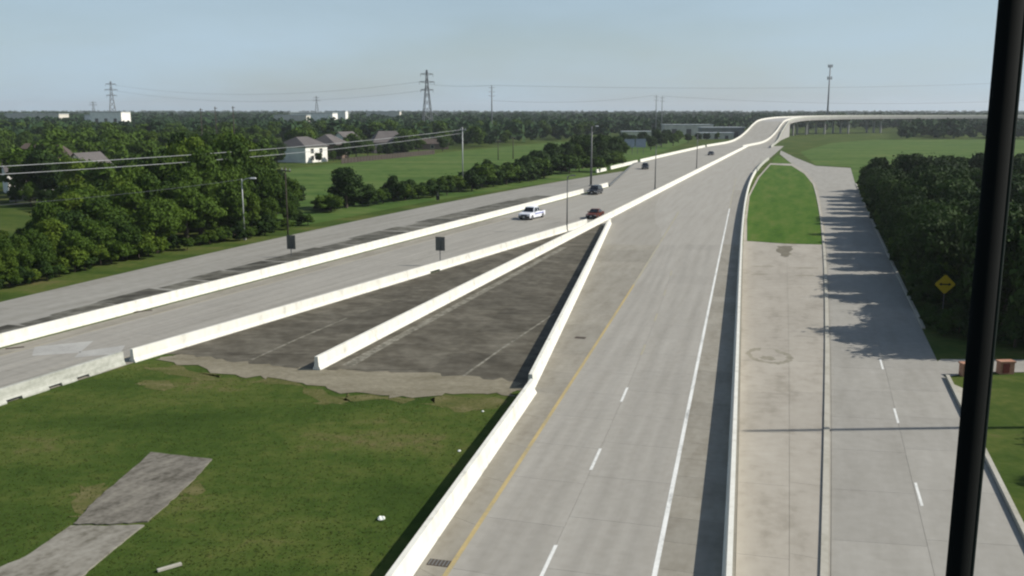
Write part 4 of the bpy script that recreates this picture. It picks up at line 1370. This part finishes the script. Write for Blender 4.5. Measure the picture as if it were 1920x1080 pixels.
def lattice_tower(px, top, dist, base_w, label, arms=3):
    t = at_depth(px, top, dist)
    h = t.z
    e = empty('transmission_tower', (t.x, dist, 0), R(18))
    def w_at(z): return base_w * (1 - 0.82 * min(1, z / (h * 0.8))) if z < h * 0.8 else base_w * 0.18 * (1 - 0.5 * (z - h * 0.8) / (h * 0.2))
    bm = bmesh.new()
    lv = [h * k / 9 for k in range(10)]
    cs = lambda z: [Vector((sx * w_at(z) / 2, sy * w_at(z) / 2, z)) for sx, sy in ((-1, -1), (1, -1), (1, 1), (-1, 1))]
    for i in range(9):
        a, b = cs(lv[i]), cs(lv[i + 1])
        for k in range(4): add_bar(bm, a[k], b[k], 0.34)
    from_bm('leg', bm, M['tower'], e)
    bm = bmesh.new()
    for i in range(9):
        a, b = cs(lv[i]), cs(lv[i + 1])
        for k in range(4):
            add_bar(bm, a[k], b[(k + 1) % 4], 0.16)
            add_bar(bm, a[(k + 1) % 4], b[k], 0.16)
    from_bm('bracing', bm, M['tower'], e)
    for k in range(arms):
        z = h * (0.94 - 0.12 * k)
        bm = bmesh.new()
        L_ = base_w * (0.55 + 0.12 * (k == 1))
        for s in (-1, 1):
            add_bar(bm, (0, 0, z + 0.5), (s * L_, 0, z), 0.26)
            add_bar(bm, (0, 0, z - 0.8), (s * L_, 0, z), 0.26)
        ar = from_bm('crossarm', bm, M['tower'], e)
        for s in (-1, 1):
            bm = bmesh.new(); add_tube(bm, [(s * L_, 0, z), (s * L_, 0, z - 1.8)], 0.14, 6); from_bm('insulator', bm, M['tower'], ar)
    tag(e, label, 'tower')
    return Vector((t.x, dist, h))
T1 = lattice_tower(207, 152, 900, 8, 'far lattice transmission tower at the left above the white block building')
T2 = lattice_tower(800, 131, 640, 7.5, 'tall lattice transmission tower near the middle of the sky')
lattice_tower(174, 190, 1500, 8, 'tiny far lattice tower left of the left transmission tower', 2)
lattice_tower(593, 180, 1500, 8, 'tiny far lattice tower above the broad roofed building', 2)

def monopole(px, top, dist, rad, label, arms=3):
    t = at_depth(px, top, dist)
    e = empty('steel_monopole', (t.x, dist, 0), R(15))
    bm = bmesh.new(); add_tube(bm, [(0, 0, -0.2), (0, 0, t.z)], [rad, rad * 0.5], 10); from_bm('pole', bm, M['tower'], e, smooth=True)
    for k in range(arms):
        bm = bmesh.new(); add_tube(bm, [(-1.8, 0, t.z - 1 - 2.2 * k), (0, 0, t.z - 1.4 - 2.2 * k), (1.8, 0, t.z - 1 - 2.2 * k)], 0.1, 5); from_bm('crossarm', bm, M['tower'], e)
    tag(e, label, 'pole')
    return Vector((t.x, dist, t.z))
M1 = monopole(922, 160, 520, 0.5, 'single steel power pole right of the tall lattice tower')
M2 = monopole(1231, 178, 640, 0.4, 'left one of two close power poles on the horizon', 2)
M3 = monopole(1242, 180, 650, 0.4, 'right one of two close power poles on the horizon', 2)

# cell tower
t = at_depth(1557, 122, 830)
e = empty('cell_tower', (t.x, 830, 0))
bm = bmesh.new(); add_tube(bm, [(0, 0, 0), (0, 0, t.z)], [0.9, 0.45], 10); from_bm('pole', bm, M['tower'], e, smooth=True)
for zf in (0.985, 0.80):
    bm = bmesh.new()
    add_tube(bm, [(math.cos(a) * 1.6, math.sin(a) * 1.6, t.z * zf) for a in np.linspace(0, 2 * math.pi, 9)], 0.1, 4)
    rg = from_bm('ring_mount', bm, M['tower'], e)
    for k in range(6):
        a = k * math.pi / 3
        bm = bmesh.new(); add_box(bm, (math.cos(a) * 1.75, math.sin(a) * 1.75, t.z * zf), (0.4, 0.5, 2.6), a); from_bm('antenna', bm, M['tower'], rg)
tag(e, 'tall cell phone tower with antennas rising beyond the overpass', 'tower')

GWS = 'faint power lines across the sky'
far_e = at_depth(1960, 152, 700)
far_e2 = at_depth(1960, 186, 700)
for (a, b, sg) in ((M1, Vector((far_e.x, 700, far_e.z)), 3.0), (M1 - Vector((0, 0, 8)), M2, 2.5), (M3, Vector((far_e2.x, 700, far_e2.z)), 4.0), (T1 - Vector((0, 0, 3)), T2 - Vector((0, 0, 7)), 9.0), (T1 - Vector((0, 0, 8)), T2 - Vector((0, 0, 13)), 9.0), (T2 - Vector((0, 0, 9)), M1, 1.0)):
    wire(a, b, sg, 0.055, 'darkwire', 'faint dark power line strung across the sky between far towers', GWS)

# ------------------------------------------------------------------ signs
def sign_back(px, base, y_bot, y_top, wpx, label, rz, z0=0.0):
    g = P(px, base, z0)
    zb, zt = at_depth(px, y_bot, g.y).z, at_depth(px, y_top, g.y).z
    w = wpx / FPX * g.y * 1.02
    e = empty('road_sign', (g.x, g.y, z0), rz)
    bm = bmesh.new(); add_box(bm, (0, 0, (zb + zt) / 2 - z0), (w, 0.05, zt - zb)); pn = from_bm('panel', bm, M['signback'], e)
    for dz in (0.25, 0.75):
        bm = bmesh.new(); add_box(bm, (0, -0.045, zb + (zt - zb) * dz - z0), (w * 0.9, 0.04, 0.07)); from_bm('stiffener', bm, M['darkgalv'], pn)
    bm = bmesh.new(); add_tube(bm, [(0, -0.09, 0), (0, -0.09, zt - z0 - 0.1)], 0.05, 8); from_bm('post', bm, M['darkgalv'], e)
    return tag(e, label, 'sign')
sign_back(547, 482, 467, 441, 17, 'small grey road sign seen from behind on the left frontage road', R(-12))
sign_back(826, 498, 470, 444, 18, 'small grey road sign seen from behind on the cream barrier', R(-14))
# little dark marker at the verge
g = P(821, 378)
e = empty('delineator', (g.x, g.y, 0))
bm = bmesh.new(); add_box(bm, (0, 0, 0.7), (0.6, 0.3, 0.75)); from_bm('cabinet', bm, M['trim'], e)
bm = bmesh.new(); add_tube(bm, [(0, 0.2, 0), (0, 0.2, 1.7)], 0.05, 6); from_bm('post', bm, M['darkgalv'], e)
tag(e, 'small black roadside box on a post at the left verge', 'box')

# yellow diamond
c = P(1772, 533, 2.75)
e = empty('warning_sign', (c.x, c.y, 0), R(-8))
bm = bmesh.new()
def diamond(bm, r, y, t, z):
    cs_ = []
    for k in range(4):
        a0 = math.pi / 2 * k
        for da in (-0.09, 0.09):
            cs_.append((math.sin(a0 + da) * r, math.cos(a0 + da) * r))
    va = [bm.verts.new((x, y - t, z + v)) for x, v in cs_]
    vb = [bm.verts.new((x, y, z + v)) for x, v in cs_]
    bm.faces.new(va); bm.faces.new(vb[::-1])
    for i in range(8):
        bm.faces.new((va[i], va[(i + 1) % 8], vb[(i + 1) % 8], vb[i]))
diamond(bm, 0.78, 0, 0.03, 2.75)
pn = from_bm('panel', bm, M['signyellow'], e)
bm = bmesh.new()
add_box(bm, (0, -0.036, 2.75), (0.62, 0.008, 0.11))
for s in (-1, 1):
    vs = [bm.verts.new((s * 0.27, -0.04, 2.75 + q)) for q in (-0.15, 0.15)] + [bm.verts.new((s * 0.5, -0.04, 2.75))]
    bm.faces.new(vs)
from_bm('symbol', bm, M['signblack'], pn)
bm = bmesh.new(); add_tube(bm, [(0, 0.05, -0.1), (0, 0.05, 3.5)], 0.035, 8); from_bm('post', bm, M['darkgalv'], e)
tag(e, 'yellow diamond warning sign in the shade of the right hand trees', 'sign')

# far blue grey guide sign on the left
c = P(1190, 289)
e = empty('guide_sign', (c.x, c.y, 0), R(14))
for dx in (-2.2, 2.4):
    bm = bmesh.new(); add_box(bm, (dx, 0, 4.2), (4.2, 0.15, 3.2)); from_bm('panel', bm, M['signblue'], e)
    for q in (-1.2, 1.2):
        bm = bmesh.new(); add_tube(bm, [(dx + q, 0.15, 0), (dx + q, 0.15, 5.4)], 0.1, 6); from_bm('post', bm, M['darkgalv'], e)
tag(e, 'pair of blue grey sign panels on posts left of the far toll lanes', 'sign')

# pink masonry stubs on the side drive verge
for (px, py, lab) in ((1814, 704, 'dull orange pink masonry stub with dark red panel left of the black mast'), (1884, 700, 'dull orange pink masonry stub with dark red panel right of the black mast')):
    c = P(px, py)
    e = empty('masonry_stub', (c.x, c.y, 0), R(4))
    bm = bmesh.new(); add_box(bm, (0, 0, 0.38), (0.95, 0.5, 0.8)); from_bm('wall', bm, M['pinkbrick'], e)
    bm = bmesh.new(); add_box(bm, (0, 0, 0.82), (1.05, 0.6, 0.1)); from_bm('coping', bm, M['pinkbrick'], e)
    bm = bmesh.new(); add_box(bm, (-0.1, -0.27, 0.42), (0.42, 0.08, 0.62)); from_bm('panel', bm, M['redpanel'], e)
    tag(e, lab, 'masonry')
# pale slab in the right verge
struct(poly_sheet('footpath_slab', [P(*p) for p in [(1789, 722), (1832, 741), (1835, 756), (1800, 750)]], 0.05, M['kerb'], thick=0.06), 'small pale concrete slab in the right verge', 'slab')

# litter in the grass
def litter(px, py, s, lab, sd):
    c = P(px, py)
    r2 = random.Random(sd)
    bm = bmesh.new()
    bmesh.ops.create_icosphere(bm, subdivisions=2, radius=s)
    for v in bm.verts:
        v.co = Vector((v.co.x * r2.uniform(0.7, 1.3) + c.x, v.co.y * r2.uniform(0.7, 1.3) + c.y, max(0.0, v.co.z * r2.uniform(0.3, 0.8) + s * 0.3)))
    tag(from_bm('litter', bm, M['litter']), lab, 'litter')
litter(715, 974, 0.17, 'crumpled white litter in the grass beside the thick white barrier', 1)
litter(861, 846, 0.09, 'small white scrap in the grass higher up along the barrier', 2)
litter(905, 772, 0.08, 'tiny pale scrap in the grass near the barrier jog', 5)
c = P(318, 1066)
bm = bmesh.new(); add_box(bm, (c.x, c.y, 0.06), (0.9, 0.16, 0.08), R(38))
tag(from_bm('wooden_board', bm, M['kerb']), 'short pale board lying in the grass at the bottom left', 'board')

# ------------------------------------------------------------------ vehicles
def prism(bm, prof, w0, w1=None, zsplit=None):
    """side profile (x, z) extruded across y; the top narrows to w1"""
    zs = [p[1] for p in prof]
    z0, z1 = min(zs), max(zs)
    def hw(z):
        if w1 is None: return w0 / 2
        t = (z - z0) / (z1 - z0)
        return (w0 * (1 - t) + w1 * t) / 2
    a = [bm.verts.new((x, -hw(z), z)) for x, z in prof]
    b = [bm.verts.new((x, hw(z), z)) for x, z in prof]
    bm.faces.new(a); bm.faces.new(b[::-1])
    n = len(prof)
    for i in range(n):
        bm.faces.new((a[i], b[i], b[(i + 1) % n], a[(i + 1) % n]))

def bevelled(bm, w):
    bmesh.ops.recalc_face_normals(bm, faces=bm.faces[:])
    bmesh.ops.bevel(bm, geom=[e for e in bm.edges if e.calc_face_angle(0) > 0.35], offset=w, segments=2, affect='EDGES', clamp_overlap=True)

def vehicle(name, x, y, rz, paint, label, cat, style='sedan', L=4.7, W=1.85):
    """front towards local -x ... +x is the tail"""
    e = empty(name, (x, y, 0.03), rz)
    h = L / 2
    arch = lambda c, r, z: [(c - r, z), (c - r * 0.75, z + r * 0.66), (c, z + r), (c + r * 0.75, z + r * 0.66), (c + r, z)]
    fa, ra, wr = -h + 0.92, h - 1.0, 0.36
    zb = 0.28
    if style == 'pickup':
        zh, zt = 1.08, 1.88
        body = [(-h, zb + 0.1)] + arch(fa, 0.46, zb) + arch(ra, 0.46, zb) + [(h, zb + 0.15), (h, zh), (h - 1.75, zh), (-h + 1.55, zh + 0.02), (-h + 0.12, zh - 0.1), (-h, zh - 0.25)]
        cabin = [(-h + 1.5, zh - 0.02), (-h + 2.2, zt), (h - 2.1, zt), (h - 1.85, zh - 0.02)]
        wr = 0.4
    elif style == 'suv':
        zh, zt = 1.02, 1.74
        body = [(-h, zb + 0.1)] + arch(fa, 0.43, zb) + arch(ra, 0.43, zb) + [(h, zb + 0.15), (h, zh), (-h + 1.35, zh), (-h + 0.12, zh - 0.14), (-h, zh - 0.3)]
        cabin = [(-h + 1.3, zh - 0.02), (-h + 2.0, zt), (h - 0.5, zt), (h - 0.08, zh - 0.02)]
    else:
        zh, zt = 0.92, 1.46
        body = [(-h, zb + 0.1)] + arch(fa, 0.41, zb) + arch(ra, 0.41, zb) + [(h, zb + 0.15), (h, zh), (-h + 1.3, zh - 0.02), (-h + 0.15, zh - 0.16), (-h, zh - 0.3)]
        cabin = [(-h + 1.25, zh - 0.03), (-h + 2.0, zt), (h - 1.5, zt), (h - 0.55, zh - 0.02)]
    bm = bmesh.new(); prism(bm, body, W); bevelled(bm, 0.05); bd = from_bm('body', bm, M[paint], e)
    if style == 'pickup':
        bm = bmesh.new(); add_box(bm, (h - 0.9, 0, zh + 0.004), (1.5, W - 0.3, 0.03)); from_bm('cargo_bed', bm, M['trim'], e)
    bm = bmesh.new(); prism(bm, cabin, W - 0.12, W - 0.5); bevelled(bm, 0.05); cb = from_bm('cabin', bm, M[paint], e)
    # glazing, 12 mm proud of the cabin
    (ax, az), (bx, bz), (cx, cz), (dx, dz) = cabin
    def hwz(z): return ((W - 0.12) * (1 - (z - az) / (bz - az)) + (W - 0.5) * (z - az) / (bz - az)) / 2
    def pane(nm, pts):
        bm = bmesh.new()
        a = [bm.verts.new(p) for p in pts]
        bm.faces.new(a)
        bmesh.ops.recalc_face_normals(bm, faces=bm.faces[:])
        o = from_bm(nm, bm, M['carglass'], cb)
        sm = o.modifiers.new('thickness', 'SOLIDIFY'); sm.thickness = 0.012; sm.offset = 0
        return o
    def along(p, q, t): return (p[0] + (q[0] - p[0]) * t, p[1] + (q[1] - p[1]) * t)
    lo, hi = along((ax, az), (bx, bz), 0.12), along((ax, az), (bx, bz), 0.9)
    nx = 0.018
    pane('windscreen', [(lo[0] - nx, -hwz(lo[1]) + 0.12, lo[1] + nx), (lo[0] - nx, hwz(lo[1]) - 0.12, lo[1] + nx), (hi[0] - nx, hwz(hi[1]) - 0.12, hi[1] + nx), (hi[0] - nx, -hwz(hi[1]) + 0.12, hi[1] + nx)])
    lo, hi = along((dx, dz), (cx, cz), 0.15), along((dx, dz), (cx, cz), 0.88)
    pane('rear_window', [(lo[0] + nx, -hwz(lo[1]) + 0.14, lo[1] + nx), (lo[0] + nx, hwz(lo[1]) - 0.14, lo[1] + nx), (hi[0] + nx, hwz(hi[1]) - 0.14, hi[1] + nx), (hi[0] + nx, -hwz(hi[1]) + 0.14, hi[1] + nx)])
    z1, z2 = az + 0.12, bz - 0.09
    def fx(z): return ax + (bx - ax) * (z - az) / (bz - az) + 0.12
    def rx(z): return dx + (cx - dx) * (z - dz) / (cz - dz) - 0.12
    mid = (bx + cx) / 2 + 0.1
    for s in (-1, 1):
        for (l1, l2, r1, r2) in ((fx(z1), fx(z2), mid - 0.05, mid - 0.05), (mid + 0.05, mid + 0.05, rx(z1), rx(z2))):
            pane('side_window', [(l1, s * (hwz(z1) + 0.012), z1), (r1, s * (hwz(z1) + 0.012), z1), (r2, s * (hwz(z2) + 0.012), z2), (l2, s * (hwz(z2) + 0.012), z2)])
        bm = bmesh.new(); add_box(bm, (ax + 0.35, s * (W / 2 + 0.08), zh + 0.1), (0.12, 0.22, 0.16)); from_bm('mirror', bm, M[paint], e)
        bm = bmesh.new(); add_box(bm, (-h + 0.03, s * (W / 2 - 0.26), zh - 0.32), (0.12, 0.38, 0.16)); from_bm('headlight', bm, M['lamp'], e)
        bm = bmesh.new(); add_box(bm, (h - 0.02, s * (W / 2 - 0.16), zh - 0.22), (0.1, 0.24, 0.28)); from_bm('tail_light', bm, M['tail'], e)
        for wx in (fa, ra):
            bm = bmesh.new(); add_tube(bm, [(wx, s * (W / 2 - 0.24), wr), (wx, s * (W / 2 - 0.0), wr)], wr, 18); wo = from_bm('wheel', bm, M['tyre'], e)
            bm = bmesh.new(); add_tube(bm, [(wx, s * (W / 2 - 0.01), wr), (wx, s * (W / 2 + 0.012), wr)], wr * 0.62, 14); from_bm('rim', bm, M['rim'], wo)
    bm = bmesh.new(); add_box(bm, (-h - 0.02, 0, zb + 0.22), (0.14, W * 0.9, 0.22)); from_bm('bumper', bm, M['trim'], e)
    bm = bmesh.new(); add_box(bm, (h + 0.02, 0, zb + 0.24), (0.14, W * 0.9, 0.2)); from_bm('bumper', bm, M['trim'], e)
    bm = bmesh.new(); add_box(bm, (-h + 0.0, 0, zh - 0.34), (0.08, W * 0.5, 0.2)); from_bm('grille', bm, M['trim'], e)
    bm = bmesh.new(); add_box(bm, (-h - 0.095, 0, zb + 0.22), (0.012, 0.32, 0.16)); from_bm('number_plate', bm, M['plate'], e)
    tag(e, label, cat)
    return e, W, zh, h

def road_angle(y):
    dx = left_edge(y + 5) - left_edge(y - 5)
    return math.atan2(10, dx)
c = P(994, 411)
e, W_, zh_, h_ = vehicle('pickup_truck', c.x + 0.3, c.y + 1.0, road_angle(c.y) - R(4), 'paintwhite', 'white pickup truck driving towards the viewer on the toll lanes', 'truck', 'pickup', 5.9, 2.05)
bm = bmesh.new(); add_box(bm, (0.6, 0, 0.86), (3.4, W_ + 0.012, 0.16))
from_bm('side_stripe', bm, M['paintblue'], e)
c = P(1116, 364)
vehicle('car', c.x, c.y, road_angle(c.y), 'paintdark', 'dark grey car behind the white pickup, close to the far barrier', 'car', 'suv', 4.9, 1.95)
c = P(1126, 413)
yc = c.y + 3.0
vehicle('car', b3(yc) - 2.6, yc, road_angle(yc) , 'paintred', 'dark red car half hidden behind the point where white barriers meet', 'car', 'sedan', 4.3, 1.8)
c = P(1333, 291)
vehicle('car', c.x, c.y, road_angle(c.y), 'paintdark', 'tiny dark car far ahead on the toll lanes', 'car', 'sedan', 4.7, 1.85)
c = P(1200, 317)
vehicle('car', c.x + 1.5, c.y, road_angle(c.y), 'paintdark', 'small dark car at the frontage road merge', 'car', 'suv', 4.8, 1.9)

# ------------------------------------------------------------------ thin summer haze
bm = bmesh.new()
add_box(bm, (0, 3000, 31), (9800, 7400, 64))
hz = from_bm('haze', bm, None)
hm = bpy.data.materials.new('haze_air')
hm.use_nodes = True
nt = hm.node_tree
nt.nodes.remove(nt.nodes['Principled BSDF'])
pv = nt.nodes.new('ShaderNodeVolumePrincipled')
pv.inputs['Color'].default_value = (0.9, 0.95, 1.0, 1)
pv.inputs['Density'].default_value = 0.00011
pv.inputs['Anisotropy'].default_value = 0.2
nt.links.new(pv.outputs[0], nt.nodes['Material Output'].inputs['Volume'])
hz.data.materials.append(hm)
tag(hz, 'thin pale summer haze over the whole place', 'haze', kind='stuff')
